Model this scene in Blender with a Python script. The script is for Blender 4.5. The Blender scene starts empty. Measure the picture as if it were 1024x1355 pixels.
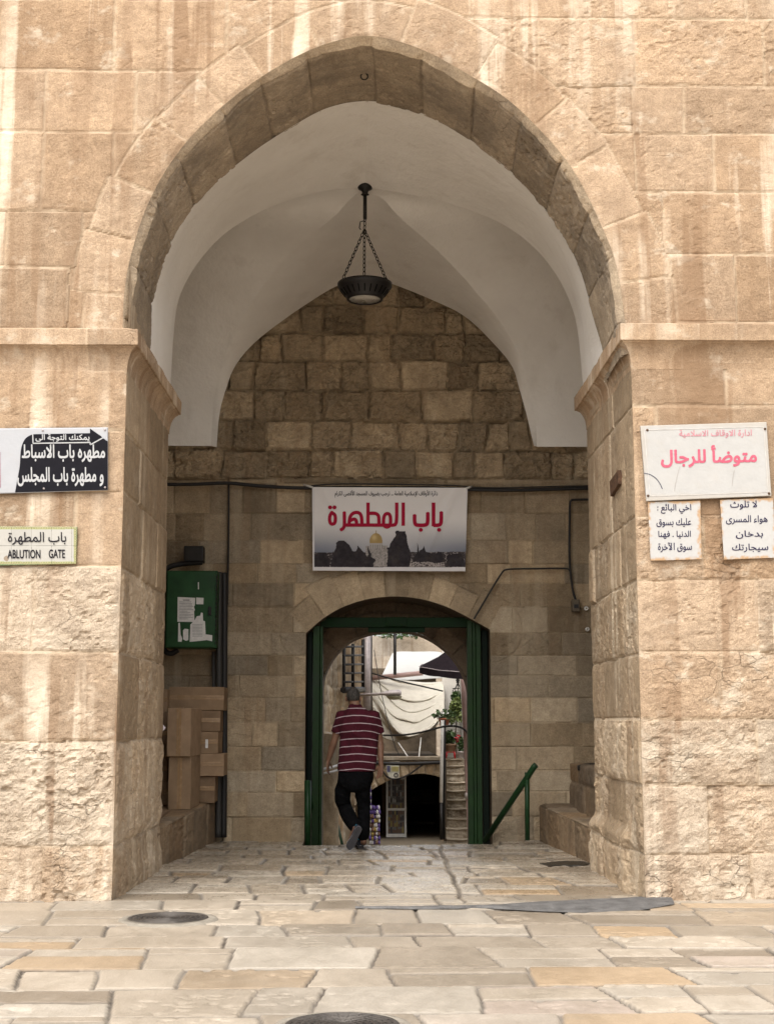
import bpy, bmesh, math, random, unicodedata
import numpy as np
from mathutils import Vector, Matrix, Euler

# ------------------------------------------------------------------ camera, light, exposure
SC = bpy.context.scene
COL = SC.collection
FPX, CAMH = 1841.0, 1.4
TH = math.atan(277.5 / FPX)
YAW = math.atan(20 / FPX * math.cos(TH))
FW = np.array([math.sin(YAW) * math.cos(TH), math.cos(YAW) * math.cos(TH), math.sin(TH)])
RT = np.array([math.cos(YAW), -math.sin(YAW), 0.0])
UP = np.cross(RT, FW)
cam_d = bpy.data.cameras.new("camera")
cam = bpy.data.objects.new("camera", cam_d)
COL.objects.link(cam)
cam_d.sensor_fit = 'VERTICAL'
cam_d.sensor_height = 24.0
cam_d.lens = 24.0 * FPX / 1355.0
cam_d.clip_start, cam_d.clip_end = 0.05, 2000.0
cam.matrix_world = Matrix(((RT[0], UP[0], -FW[0], 0), (RT[1], UP[1], -FW[1], 0), (RT[2], UP[2], -FW[2], CAMH), (0, 0, 0, 1)))
SC.camera = cam

SUN_EL, SUN_AZ = math.radians(56), math.radians(200)      # azimuth clockwise from +Y (into the picture): behind the camera, a little left
world = bpy.data.worlds.new("World")
SC.world = world
world.use_nodes = True
wt = world.node_tree
wt.nodes.clear()
w_out = wt.nodes.new('ShaderNodeOutputWorld')
w_bg = wt.nodes.new('ShaderNodeBackground')
w_hs = wt.nodes.new('ShaderNodeHueSaturation')
w_sky = wt.nodes.new('ShaderNodeTexSky')
w_sky.sky_type = 'NISHITA'
w_sky.sun_disc = False
w_sky.sun_elevation = SUN_EL
w_sky.sun_rotation = SUN_AZ
w_sky.dust_density = 4.0
w_hs.inputs['Saturation'].default_value = 0.22           # a veiled, nearly white sky
w_bg.inputs['Strength'].default_value = 0.15
wt.links.new(w_sky.outputs[0], w_hs.inputs['Color'])
wt.links.new(w_hs.outputs[0], w_bg.inputs['Color'])
wt.links.new(w_bg.outputs[0], w_out.inputs['Surface'])
sun_d = bpy.data.lights.new("sun", 'SUN')
sun = bpy.data.objects.new("sun", sun_d)
COL.objects.link(sun)
sun_d.energy = 0.85
sun_d.angle = math.radians(60)
sun_d.color = (1.0, 0.93, 0.82)
sdir = Vector((math.sin(SUN_AZ) * math.cos(SUN_EL), math.cos(SUN_AZ) * math.cos(SUN_EL), math.sin(SUN_EL)))
sun.rotation_euler = sdir.to_track_quat('Z', 'Y').to_euler()
sun.location = sdir * 40
SC.view_settings.view_transform = 'Standard'
SC.view_settings.look = 'None'
SC.view_settings.exposure = 1.12
SC.view_settings.gamma = 1.0
SC.cycles.max_bounces = 8
SC.cycles.diffuse_bounces = 5
SC.cycles.use_denoising = True

# ------------------------------------------------------------------ pixel <-> place helpers
def ray(px, py):
    return FW + RT * ((px - 512) / FPX) + UP * ((677.5 - py) / FPX)
O3 = np.array([0, 0, CAMH])
def at(px, py, Y):
    r = ray(px, py); return O3 + r * (Y / r[1])
def atX(px, py, X):
    r = ray(px, py); return O3 + r * (X / r[0])
def atZ(px, py, z=0.0):
    r = ray(px, py); return O3 + r * ((z - CAMH) / r[2])
def onplane(px, py, p0, p1):
    r = ray(px, py); d = (p1[0] - p0[0], p1[1] - p0[1]); n = (-d[1], d[0])
    t = (n[0] * p0[0] + n[1] * p0[1]) / (n[0] * r[0] + n[1] * r[1]); return O3 + r * t
def zy(py, Y, px=512): return at(px, py, Y)[2]
def xy(px, py, Y): return at(px, py, Y)[0]

FY, JB, SB, WY, IY = 11.4, 13.85, 12.45, 16.9, 17.75   # facade, back of jamb, back of stone arch, rear wall, inner arch wall
XL, XR = -2.06, 2.18
XC = 0.05
ZI = 4.48                                             # underside of the impost band

# ------------------------------------------------------------------ noise
def vnoise(x, y, seed=0):
    xi = np.floor(x).astype(np.int64); yi = np.floor(y).astype(np.int64)
    fx = x - xi; fy = y - yi
    fx = fx * fx * (3 - 2 * fx); fy = fy * fy * (3 - 2 * fy)
    def h(a, b):
        n = (a * 374761393 + b * 668265263 + seed * 1442695041) & 0xffffffff
        n = ((n ^ (n >> 13)) * 1274126177) & 0xffffffff
        n = n ^ (n >> 16)
        return (n & 0xffff) / 65535.0
    a = h(xi, yi); b = h(xi + 1, yi); c = h(xi, yi + 1); d = h(xi + 1, yi + 1)
    return (a + (b - a) * fx) * (1 - fy) + (c + (d - c) * fx) * fy
def fbm(x, y, o=4, seed=0, g=0.5):
    s = 0; a = 1.0; t = 0
    for i in range(o):
        s = s + a * vnoise(x * 2 ** i, y * 2 ** i, seed + i * 17); t += a; a *= g
    return s / t
def sstep(a, b, x):
    t = np.clip((x - a) / (b - a), 0, 1); return t * t * (3 - 2 * t)
def hsh(i, k=0):
    n = (np.asarray(i, dtype=np.int64) * 2654435761 + k * 40503 + 12345) & 0xffffffff
    n = ((n ^ (n >> 15)) * 2246822519) & 0xffffffff
    n = ((n ^ (n >> 13)) * 3266489917) & 0xffffffff
    return ((n ^ (n >> 16)) & 0xffff) / 65535.0

# ------------------------------------------------------------------ objects
def link(o, parent=None):
    COL.objects.link(o)
    if parent is not None:
        o.parent = parent
        pl = Vector((0, 0, 0)); p = parent
        while p is not None:
            pl = pl + p.location; p = p.parent
        o.location = -pl
    return o
def tag(o, label=None, cat=None, group=None, kind=None):
    if label: o['label'] = label
    if cat: o['category'] = cat
    if group: o['group'] = group
    if kind: o['kind'] = kind
    return o
def thing(name, loc, label, cat, group=None):
    o = bpy.data.objects.new(name, None)
    o.empty_display_size = 0.1
    o.location = loc
    COL.objects.link(o)
    return tag(o, label, cat, group)

def setmat(me, m):
    me.materials.append(m)
def grid_obj(name, P, mat, parent=None, attrs=None, mask=None, col=None, smooth=True, flip=False, drop=True):
    nv, nu = P.shape[:2]
    idx = np.arange(nv * nu).reshape(nv, nu)
    q = np.stack([idx[:-1, :-1], idx[:-1, 1:], idx[1:, 1:], idx[1:, :-1]], -1)
    if flip: q = q[..., ::-1]
    q = q[mask] if mask is not None else q.reshape(-1, 4)
    V = P.reshape(-1, 3)
    if drop and mask is not None:
        used = np.zeros(len(V), bool); used[q.ravel()] = True
        re = np.cumsum(used) - 1; q = re[q]
    else:
        used = np.ones(len(V), bool)
    V = V[used]
    me = bpy.data.meshes.new(name)
    me.vertices.add(len(V)); me.vertices.foreach_set('co', V.astype(np.float32).ravel())
    me.loops.add(q.size); me.loops.foreach_set('vertex_index', q.astype(np.int32).ravel())
    me.polygons.add(len(q))
    me.polygons.foreach_set('loop_start', np.arange(0, q.size, 4, dtype=np.int32))
    try: me.polygons.foreach_set('loop_total', np.full(len(q), 4, np.int32))
    except Exception: pass
    me.polygons.foreach_set('use_smooth', np.full(len(q), smooth))
    me.update(calc_edges=True)
    for k, a in (attrs or {}).items():
        at_ = me.attributes.new(k, 'FLOAT', 'POINT')
        at_.data.foreach_set('value', np.asarray(a, np.float32).ravel()[used])
    if col is not None:
        c = me.attributes.new('Col', 'FLOAT_COLOR', 'POINT')
        cc = np.ones((len(V), 4), np.float32); cc[:, :3] = col.reshape(-1, 3)[used]
        c.data.foreach_set('color', cc.ravel())
    setmat(me, mat)
    return link(bpy.data.objects.new(name, me), parent)

class MB:
    """collects shapes, then links them as ONE mesh object"""
    def __init__(s): s.bm = bmesh.new()
    def _sm(s, faces, smooth):
        for f in faces: f.smooth = smooth
    def box(s, c, d, rot=None, bevel=0.0, seg=2, shear=None):
        r = bmesh.ops.create_cube(s.bm, size=1.0)
        vs = r['verts']
        M = Matrix.Translation(Vector(c)) @ (rot.to_matrix().to_4x4() if rot is not None else Matrix()) @ Matrix.Diagonal((d[0], d[1], d[2], 1))
        bmesh.ops.transform(s.bm, matrix=M, verts=vs)
        if bevel > 0:
            es = list({e for v in vs for e in v.link_edges})
            bmesh.ops.bevel(s.bm, geom=es, offset=bevel, segments=seg, affect='EDGES', profile=0.5)
        return s
    def box2(s, a, b, bevel=0.0):
        a = np.array(a); b = np.array(b); return s.box((a + b) / 2, np.abs(b - a), bevel=bevel)
    def ring_loft(s, rings, cap=True, smooth=True, closed=True):
        R = [[s.bm.verts.new(Vector(p)) for p in r] for r in rings]
        n = len(R[0]); fs = []
        for a, b in zip(R[:-1], R[1:]):
            for i in range(n if closed else n - 1):
                j = (i + 1) % n
                try: fs.append(s.bm.faces.new((a[i], a[j], b[j], b[i])))
                except ValueError: pass
        s._sm(fs, smooth)
        if cap and closed:
            for r in (R[0][::-1], R[-1]):
                try: s.bm.faces.new(r)
                except ValueError: pass
        return s
    def tube(s, pts, r, n=10, cap=True, smooth=True):
        pts = [Vector(p) for p in pts]
        rs = list(r) if hasattr(r, '__len__') else [r] * len(pts)
        rings = []; up = None
        for i, p in enumerate(pts):
            t = (pts[min(i + 1, len(pts) - 1)] - pts[max(i - 1, 0)])
            if t.length < 1e-9: t = Vector((0, 0, 1))
            t.normalize()
            if up is None:
                up = Vector((0, 0, 1)) if abs(t.z) < 0.9 else Vector((1, 0, 0))
            x = up - t * up.dot(t)
            if x.length < 1e-6: x = t.orthogonal()
            x.normalize(); y = t.cross(x); up = x
            rings.append([p + (x * math.cos(a) + y * math.sin(a)) * rs[i] for a in [2 * math.pi * k / n for k in range(n)]])
        return s.ring_loft(rings, cap, smooth)
    def lathe(s, prof, c, n=32, smooth=True, axis='Z', cap=True):
        rings = []
        for r, z in prof:
            ring = []
            for k in range(n):
                a = 2 * math.pi * k / n
                p = (r * math.cos(a), r * math.sin(a), z)
                if axis == 'Y': p = (p[0], p[2], p[1])
                if axis == 'X': p = (p[2], p[0], p[1])
                ring.append(Vector(c) + Vector(p))
            rings.append(ring)
        return s.ring_loft(rings, cap, smooth)
    def prism(s, poly, depth):
        """poly: list of 3D points (planar); depth: vector"""
        d = Vector(depth)
        a = [s.bm.verts.new(Vector(p)) for p in poly]
        b = [s.bm.verts.new(Vector(p) + d) for p in poly]
        n = len(a)
        s.bm.faces.new(a); s.bm.faces.new(b[::-1])
        for i in range(n):
            j = (i + 1) % n
            s.bm.faces.new((a[j], a[i], b[i], b[j]))
        return s
    def face(s, pts, smooth=False):
        f = s.bm.faces.new([s.bm.verts.new(Vector(p)) for p in pts]); f.smooth = smooth; return s
    def build(s, name, mat, parent=None, bevel=0.0, recalc=True):
        if recalc: bmesh.ops.recalc_face_normals(s.bm, faces=s.bm.faces)
        me = bpy.data.meshes.new(name); s.bm.to_mesh(me); s.bm.free()
        setmat(me, mat)
        o = link(bpy.data.objects.new(name, me), parent)
        if bevel:
            m = o.modifiers.new('bevel', 'BEVEL'); m.width = bevel; m.segments = 2; m.limit_method = 'ANGLE'
        return o

# ------------------------------------------------------------------ materials
class NT:
    def __init__(s, name):
        s.m = bpy.data.materials.new(name); s.m.use_nodes = True
        s.t = s.m.node_tree; s.t.nodes.clear()
        s.out = s.n('ShaderNodeOutputMaterial'); s.b = s.n('ShaderNodeBsdfPrincipled')
        s.l(s.b.outputs[0], s.out.inputs[0])
        s.oc = s.n('ShaderNodeTexCoord').outputs['Object']
    def n(s, k, **kw):
        x = s.t.nodes.new(k)
        for a, b in kw.items(): setattr(x, a, b)
        return x
    def l(s, a, b): s.t.links.new(a, b)
    def put(s, sock, v):
        if hasattr(v, 'default_value') or hasattr(v, 'is_output'): s.l(v, sock)
        elif isinstance(v, (tuple, list)) and len(v) == 3 and sock.type == 'RGBA': sock.default_value = (*v, 1)
        else: sock.default_value = v
    def mapping(s, scale, loc=(0, 0, 0), rot=(0, 0, 0)):
        m = s.n('ShaderNodeMapping'); s.l(s.oc, m.inputs[0])
        m.inputs['Scale'].default_value = scale; m.inputs['Location'].default_value = loc; m.inputs['Rotation'].default_value = rot
        return m.outputs[0]
    def noise(s, scale, detail=4, rough=0.55, vec=None, dist=0.0):
        x = s.n('ShaderNodeTexNoise'); s.l(vec if vec is not None else s.oc, x.inputs['Vector'])
        x.inputs['Scale'].default_value = scale; x.inputs['Detail'].default_value = detail
        x.inputs['Roughness'].default_value = rough; x.inputs['Distortion'].default_value = dist
        return x.outputs[0]
    def voro(s, scale, feature='F1', vec=None, rnd=1.0):
        x = s.n('ShaderNodeTexVoronoi', feature=feature); s.l(vec if vec is not None else s.oc, x.inputs['Vector'])
        x.inputs['Scale'].default_value = scale; x.inputs['Randomness'].default_value = rnd
        return x.outputs[0]
    def attr(s, name):
        x = s.n('ShaderNodeAttribute'); x.attribute_name = name; return x
    def mix(s, f, a, b, mode='MIX'):
        x = s.n('ShaderNodeMix', data_type='RGBA', blend_type=mode, clamp_factor=True)
        s.put(x.inputs[0], f); s.put(x.inputs[6], a); s.put(x.inputs[7], b); return x.outputs[2]
    def math(s, op, a, b=0.0, clamp=False):
        x = s.n('ShaderNodeMath', operation=op, use_clamp=clamp); s.put(x.inputs[0], a); s.put(x.inputs[1], b); return x.outputs[0]
    def rng(s, v, a, b, c=0.0, d=1.0, smooth=False):
        x = s.n('ShaderNodeMapRange'); x.clamp = True
        if smooth: x.interpolation_type = 'SMOOTHSTEP'
        s.put(x.inputs[0], v)
        for i, k in enumerate((a, b, c, d)): s.put(x.inputs[i + 1], k)
        return x.outputs[0]
    def bump(s, h, dist=0.01, strength=1.0, nrm=None):
        x = s.n('ShaderNodeBump'); x.inputs['Distance'].default_value = dist; x.inputs['Strength'].default_value = strength
        s.put(x.inputs['Height'], h)
        if nrm is not None: s.l(nrm, x.inputs['Normal'])
        return x.outputs[0]
    def fin(s, color=None, rough=0.8, spec=0.3, bump=None, metal=0.0):
        if color is not None: s.put(s.b.inputs['Base Color'], color)
        s.put(s.b.inputs['Roughness'], rough); s.put(s.b.inputs['Metallic'], metal)
        s.b.inputs['Specular IOR Level'].default_value = spec
        if bump is not None: s.l(bump, s.b.inputs['Normal'])
        return s.m

def stone_mat(name, lo, hi, warm, grey, mortar, streak=0.0, lime=0.0, limecol=(.72, .62, .48), brown=(.24, .145, .08), rough=0.85, spec=0.25, speck=0.5,
              grain=70, bumpd=0.006, mottle=0.5, patch=0.0, patchcol=(.62, .55, .45), dirt=0.0, dirtcol=(.10, .075, .05), gain=(.85, 1.12), mstr=1.0, crack=.5, pits=1.0):
    t = NT(name)
    tone = t.attr('tone').outputs['Fac']; hue = t.attr('hue').outputs['Fac']; mo = t.attr('mort').outputs['Fac']; rg = t.attr('rgh').outputs['Fac']
    c = t.mix(tone, lo, hi)
    c = t.mix(t.rng(hue, 0.55, 1.0, 0, .75), c, warm)
    c = t.mix(t.rng(hue, 0.42, 0.0, 0, .7), c, grey)
    n1 = t.noise(2.2, 5, .6); n2 = t.noise(11, 7, .7); n3 = t.noise(grain, 5, .75)
    gv = t.rng(tone, 0, 1, *gain); gc = t.n('ShaderNodeCombineXYZ')
    for k in range(3): t.l(gv, gc.inputs[k])
    c = t.mix(1.0, c, gc.outputs[0], 'MULTIPLY')
    c = t.mix(mottle, c, t.mix(t.rng(n1, .3, .7), (.72, .70, .68), (1.22, 1.2, 1.16)), 'MULTIPLY')
    c = t.mix(mottle * .9, c, t.mix(t.rng(n2, .32, .68), (.58, .54, .50), (1.30, 1.30, 1.29)), 'MULTIPLY')
    c = t.mix(speck, c, t.mix(t.rng(n3, .33, .67), (.55, .52, .49), (1.32, 1.32, 1.32)), 'MULTIPLY')
    if patch > 0:
        p = t.noise(3.1, 7, .68, t.mapping((1, 1, 1.25), (3.1, 7.7, 1.9)))
        p = t.rng(t.math('ADD', p, t.math('MULTIPLY', rg, .12)), .60, .70, 0, patch)
        c = t.mix(p, c, patchcol)
    c = t.mix(t.math('MULTIPLY', mo, t.rng(t.noise(3.3, 5, .7), .36, .62, .10 * mstr, mstr)), c, mortar)
    if streak > 0:
        a = t.noise(1.0, 3, .55, t.mapping((5.5, 5.5, .32), (1.7, 0, .3)))
        b = t.noise(1.0, 3, .6, t.mapping((1.1, 1.1, .8), (9.7, 0, 4.3)))
        k = t.math('MULTIPLY', t.rng(a, .53, .60), t.rng(b, .40, .62))
        c = t.mix(t.math('MULTIPLY', k, streak), c, t.mix(.72, c, brown))
    if lime > 0:
        a = t.noise(1.0, 4, .6, t.mapping((4.6, 4.6, .24), (21.7, 3, 8.3)))
        b = t.noise(1.0, 3, .6, t.mapping((.9, .9, .6), (2.7, 5, 1.3)))
        k = t.math('MULTIPLY', t.rng(a, .52, .62), t.rng(b, .38, .6))
        k = t.math('MULTIPLY', k, t.rng(n2, .2, .55, .5, 1))
        c = t.mix(t.math('MULTIPLY', k, lime), c, limecol)
    if dirt > 0:
        d = t.noise(1.6, 6, .7, t.mapping((1, 1, .8), (11.2, 4.4, 6.6)))
        c = t.mix(t.rng(d, .46, .66, 0, dirt), c, dirtcol)
    # pits
    v = t.voro(42, 'F1', t.mapping((1, 1, 1.7)))
    pit = t.rng(v, .0, .22, 1, 0)
    pm = t.rng(t.noise(5, 4, .65), .47, .60)
    pit = t.math('MULTIPLY', t.math('MULTIPLY', pit, pm), t.rng(rg, .1, .6, .15, 1))
    c = t.mix(t.math('MULTIPLY', pit, .7 * pits), c, (.10, .07, .045))
    cv = t.n('ShaderNodeTexVoronoi', feature='DISTANCE_TO_EDGE'); cv.inputs['Scale'].default_value = 3.2
    wv = t.n('ShaderNodeVectorMath', operation='MULTIPLY_ADD'); nz = t.n('ShaderNodeTexNoise'); t.l(t.oc, nz.inputs['Vector']); nz.inputs['Scale'].default_value = 4.0; nz.inputs['Detail'].default_value = 5
    t.l(nz.outputs['Color'], wv.inputs[0]); wv.inputs[1].default_value = (.35, .35, .25); t.l(t.mapping((1, 1, 2.2)), wv.inputs[2]); t.l(wv.outputs[0], cv.inputs['Vector'])
    ck = t.math('MULTIPLY', t.rng(cv.outputs['Distance'], .0, .018, 1, 0), t.rng(t.noise(1.7, 4, .6, t.mapping((1, 1, 1), (4, 8, 2))), .50, .62))
    ck = t.math('MULTIPLY', ck, t.rng(rg, .1, .7, .2, 1))
    c = t.mix(t.math('MULTIPLY', ck, crack), c, (.11, .075, .045))
    h = t.math('ADD', t.math('MULTIPLY', n3, .7), t.math('MULTIPLY', n2, 1.1))
    h = t.math('SUBTRACT', h, t.math('MULTIPLY', pit, 1.6))
    h = t.math('SUBTRACT', h, t.math('MULTIPLY', ck, 1.2))
    bs = t.rng(rg, 0, 1, .45, 1.0)
    bn = t.n('ShaderNodeBump'); bn.inputs['Distance'].default_value = bumpd; t.l(bs, bn.inputs['Strength']); t.l(h, bn.inputs['Height'])
    return t.fin(c, rough, spec, bn.outputs[0])

def plain(name, col, rough=0.6, spec=0.4, metal=0.0, var=0.15, scale=14, bump=0.0, bscale=80, stretch=(1, 1, 1)):
    t = NT(name)
    n = t.noise(scale, 5, .6, t.mapping(stretch))
    c = t.mix(1.0, col, t.mix(t.rng(n, .3, .7), (1 - var,) * 3, (1 + var,) * 3), 'MULTIPLY')
    b = t.bump(t.noise(bscale, 4, .6), bump) if bump else None
    r = t.rng(n, .3, .7, max(0, rough - .1), min(1, rough + .1))
    return t.fin(c, r, spec, b, metal)

def print_mat(name, rough=0.5, spec=0.4, grime=0.1):
    t = NT(name)
    c = t.attr('Col').outputs['Color']
    n = t.noise(9, 6, .7)
    c = t.mix(t.rng(n, .5, .8, 0, grime), c, (.45, .36, .26))
    return t.fin(c, rough, spec, t.bump(t.noise(25, 3), .002))
# ------------------------------------------------------------------ stone masonry with real relief
def rand_js(u0, u1, a, b, seed):
    r = random.Random(seed); x = u0 + r.uniform(0, a); o = []
    while x < u1: o.append(x); x += r.uniform(a, b)
    return o
def masonry(U, V, rows, seed, warp=.012, wf=2.6, jskew=0.0):
    Uw = U + warp * 2 * (fbm(U * wf, V * wf, 3, seed) - .5)
    Vw = V + warp * 2 * (fbm(U * wf + 31, V * wf + 7, 3, seed + 5) - .5)
    ID = np.zeros(U.shape, np.int64); D = np.full(U.shape, 9.0); RG = np.zeros(U.shape); TN = np.full(U.shape, -1.0); HU = np.full(U.shape, -1.0)
    for ri, r in enumerate(rows):
        m = (Vw >= r['v0']) & (Vw < r['v1'])
        if not m.any(): continue
        v = Vw[m]; u = Uw[m]
        d = np.minimum(v - r['v0'], r['v1'] - v)
        k = np.zeros(len(v), np.int64)
        for j, x in enumerate(r['js']):
            sk = (hsh(ri * 131 + j, seed) - .5) * 2 * jskew
            s = u - x - sk * (v - (r['v0'] + r['v1']) / 2)
            k += s > 0
            d = np.minimum(d, np.abs(s))
        ID[m] = ri * 100 + k + seed * 7919; D[m] = d; RG[m] = r.get('rough', .3)
        if 'tone' in r: TN[m] = r['tone']
        if 'hue' in r: HU[m] = r['hue']
    return ID, D, RG, TN, HU
def relief(U, V, ID, D, RG, TN, HU, seed, jw=.016, jd=.012, off=.008, amp=.05, boss=.02, tonev=.5, freq=5.5, rgv=.5):
    R = np.clip(RG * (1 + rgv * (hsh(ID, 9) * 2 - 1)), 0, 1)
    dn = D + .006 * (fbm(U * 30, V * 30, 2, seed + 3) - .5)
    ox = hsh(ID, 5) * 50; oy = hsh(ID, 6) * 50
    n = fbm(U * freq + ox, V * freq * 1.35 + oy, 6, seed, .62) - .5
    pit = sstep(.60, .74, fbm(U * 16 + ox, V * 21 + oy, 2, seed + 77)) * sstep(.45, .6, fbm(U * 2.3, V * 2.3, 3, seed + 78))
    n2 = np.abs(fbm(U * freq * 2.1 + oy, V * freq * 3 + ox, 4, seed + 40, .6) - .5)
    H = (hsh(ID, 1) - .5) * 2 * off + R * (amp * n - amp * .7 * n2 + boss * sstep(0, .09, D)) + .006 * (fbm(U * 14, V * 14, 4, seed + 9) - .5)
    H += R * ((hsh(ID, 7) - .5) * .03) - R * .022 * pit
    jm = 1 - sstep(jw * .35, jw, dn)
    H -= jd * jm
    tone = np.clip(hsh(ID, 3) * 1.0, 0, 1)
    tone = np.where(TN >= 0, np.clip(TN + tonev * (tone - .5), 0, 1), tone)
    hue = np.where(HU >= 0, np.clip(HU + .35 * (hsh(ID, 4) - .5), 0, 1), hsh(ID, 4))
    return H, dict(tone=tone, hue=hue, mort=jm, rgh=R)
def chaikin(p, n=3):
    p = np.array(p, float)
    for _ in range(n):
        q = np.empty((2 * len(p), p.shape[1])); q[0] = p[0]; q[-1] = p[-1]
        q[1:-1:2] = .75 * p[:-1] + .25 * p[1:]; q[2:-1:2] = .25 * p[:-1] + .75 * p[1:]
        p = q
    return p
def resample(p, n):
    p = np.array(p, float); d = np.r_[0, np.cumsum(np.linalg.norm(np.diff(p, axis=0), axis=1))]
    s = np.linspace(0, d[-1], n); return np.stack([np.interp(s, d, p[:, k]) for k in range(p.shape[1])], 1)
def halves(p, n):
    """resample a left-to-right arch curve so that sample n is its highest point"""
    p = np.array(p); k = int(np.argmax(p[:, -1]))
    return np.concatenate([resample(p[:k + 1], n + 1)[:-1], resample(p[k:], n + 1)])
def inside(U, V, poly):
    r = np.zeros(U.shape, bool); n = len(poly)
    for i in range(n):
        x0, y0 = poly[i]; x1, y1 = poly[(i + 1) % n]
        if y0 == y1: continue
        c = ((y0 > V) != (y1 > V)) & (U < (x1 - x0) * (V - y0) / (y1 - y0) + x0)
        r ^= c
    return r
def curve_dist(U, V, line):
    """distance to a polyline, arc length and nearest point"""
    D = np.full(U.shape, 1e9); S = np.zeros(U.shape); NX = np.zeros(U.shape); NY = np.zeros(U.shape); acc = 0
    for (x0, y0), (x1, y1) in zip(line[:-1], line[1:]):
        L = math.hypot(x1 - x0, y1 - y0)
        if L < 1e-9: continue
        t = np.clip(((U - x0) * (x1 - x0) + (V - y0) * (y1 - y0)) / L / L, 0, 1)
        px = x0 + t * (x1 - x0); py = y0 + t * (y1 - y0); d = np.hypot(U - px, V - py); m = d < D
        D[m] = d[m]; S[m] = acc + t[m] * L; NX[m] = px[m]; NY[m] = py[m]; acc += L
    return D, S, NX, NY
def ring_override(U, V, M, line, W, joints, seed, rough, tone=None, hue=None, vmin=-9):
    ID, D, RG, TN, HU = M
    d, s, nx, ny = curve_dist(U, V, line)
    Wn = W + .05 * (fbm(s * 1.5, s * 0, 2, seed) - .5) + .16 * (hsh(np.searchsorted(joints, s), 77) - .5)
    m = (d < Wn) & (s > .02) & (s < s.max() - .02) & (V > vmin)
    k = np.searchsorted(joints, s)
    jj = np.array([-9] + list(joints) + [99])
    dj = np.minimum(np.abs(s - jj[np.clip(k, 0, len(jj) - 1)]), np.abs(s - jj[np.clip(k + 1, 0, len(jj) - 1)]))
    out = (~m) & (d < Wn + .2) & (V > vmin); D[out] = np.minimum(D[out], np.abs(d - Wn)[out])
    ID[m] = (90000 + k + seed * 31)[m]; D[m] = np.minimum(dj, Wn - d)[m]; RG[m] = rough
    TN[m] = -1 if tone is None else tone; HU[m] = -1 if hue is None else hue
    return d, s, nx, ny
def cut_wall(name, us, vs, opening, M_fn, Y, mat, parent, line=None):
    U, V = np.meshgrid(us, vs)
    inn = inside((U[:-1, :-1] + U[1:, 1:]) / 2, (V[:-1, :-1] + V[1:, 1:]) / 2, opening)
    keep = ~inn
    cnt = np.zeros(U.shape, int); kc = np.zeros(U.shape, int)
    for a in (slice(None, -1), slice(1, None)):
        for b in (slice(None, -1), slice(1, None)):
            cnt[a, b] += 1; kc[a, b] += keep
    edge = (kc > 0) & (kc < cnt)
    op = list(opening) + [opening[0]]
    near = edge.copy()
    d, s, nx, ny = curve_dist(U[near], V[near], op)
    H, A = M_fn(U, V)
    P = np.stack([U, Y - H, V], -1)
    P[near, 0] = nx; P[near, 2] = ny
    return grid_obj(name, P, mat, parent, A, keep, smooth=False)

# ---- stone looks
M_FACADE = stone_mat('facade_limestone', (0.324, 0.228, 0.146), (0.484, 0.361, 0.250), (0.420, 0.279, 0.164), (0.484, 0.414, 0.329), (0.520, 0.405, 0.283), mstr=.8, streak=.9, lime=1.0, crack=.18,
                     limecol=(0.720, 0.602, 0.464), patch=.6, patchcol=(0.620, 0.522, 0.401), speck=.7, grain=85, bumpd=.016)
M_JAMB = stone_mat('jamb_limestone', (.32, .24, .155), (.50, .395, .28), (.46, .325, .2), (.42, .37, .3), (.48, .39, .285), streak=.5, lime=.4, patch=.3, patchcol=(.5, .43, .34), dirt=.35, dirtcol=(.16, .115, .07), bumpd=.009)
M_SOFFIT = stone_mat('soffit_limestone', (.33, .265, .19), (.46, .38, .285), (.40, .31, .21), (.36, .32, .27), (.20, .155, .11), streak=0, lime=.3, limecol=(.45, .38, .28), dirt=.6, dirtcol=(.11, .09, .07), bumpd=.009, speck=.7)
M_REAR = stone_mat('rear_limestone', (.20, .152, .098), (.47, .375, .255), (.42, .315, .195), (.29, .25, .19), (.27, .21, .135), gain=(.80, 1.16), mstr=.75, crack=.6, lime=.35, limecol=(.5, .42, .3), streak=.4, dirt=.3, dirtcol=(.10, .075, .048), speck=.6, bumpd=.008)
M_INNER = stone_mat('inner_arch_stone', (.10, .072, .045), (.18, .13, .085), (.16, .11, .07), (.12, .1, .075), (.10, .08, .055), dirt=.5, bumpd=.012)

gate = thing('gate_building', (XC, FY, 0), 'old pale limestone gate building with tall pointed arch and white plastered vault', 'building')

# ---- the front wall
arch_px = [(163, 430), (163.5, 412), (164, 396), (168, 362), (176, 328), (190, 283), (211, 239), (231, 208), (256, 177), (287, 147), (321, 119), (353, 97), (389, 76), (424, 60),
           (457, 51), (470, 48), (485, 47), (502, 49), (525, 54), (555, 64), (584, 78), (613, 95), (646, 114), (678, 136), (719, 177), (742, 203), (760, 228), (776, 257), (790, 287), (803, 316), (814, 345), (821, 383), (826, 423), (826.5, 432)]
soff_px = [(201, 399), (207, 372), (217, 340), (235, 304), (252, 279), (271, 256), (292, 236), (314, 218), (350, 191), (389, 167), (411, 154), (434, 143), (462, 136), (492, 134), (522, 139),
           (551, 148), (579, 160), (606, 175), (632, 193), (657, 213), (678, 230), (697, 247), (716, 271), (734, 297), (750, 322), (763, 348), (772, 374), (779, 399)]
arch = chaikin([at(x, y, FY)[[0, 2]] for x, y in arch_px], 2)
arch = np.concatenate([[(XL, ZI - .25)], [(XL - .01, ZI)], arch, [(XR - .01, ZI)], [(XR, ZI - .25)]])
opening = [(XL, -.3)] + [tuple(p) for p in arch] + [(XR, -.3)]

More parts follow.
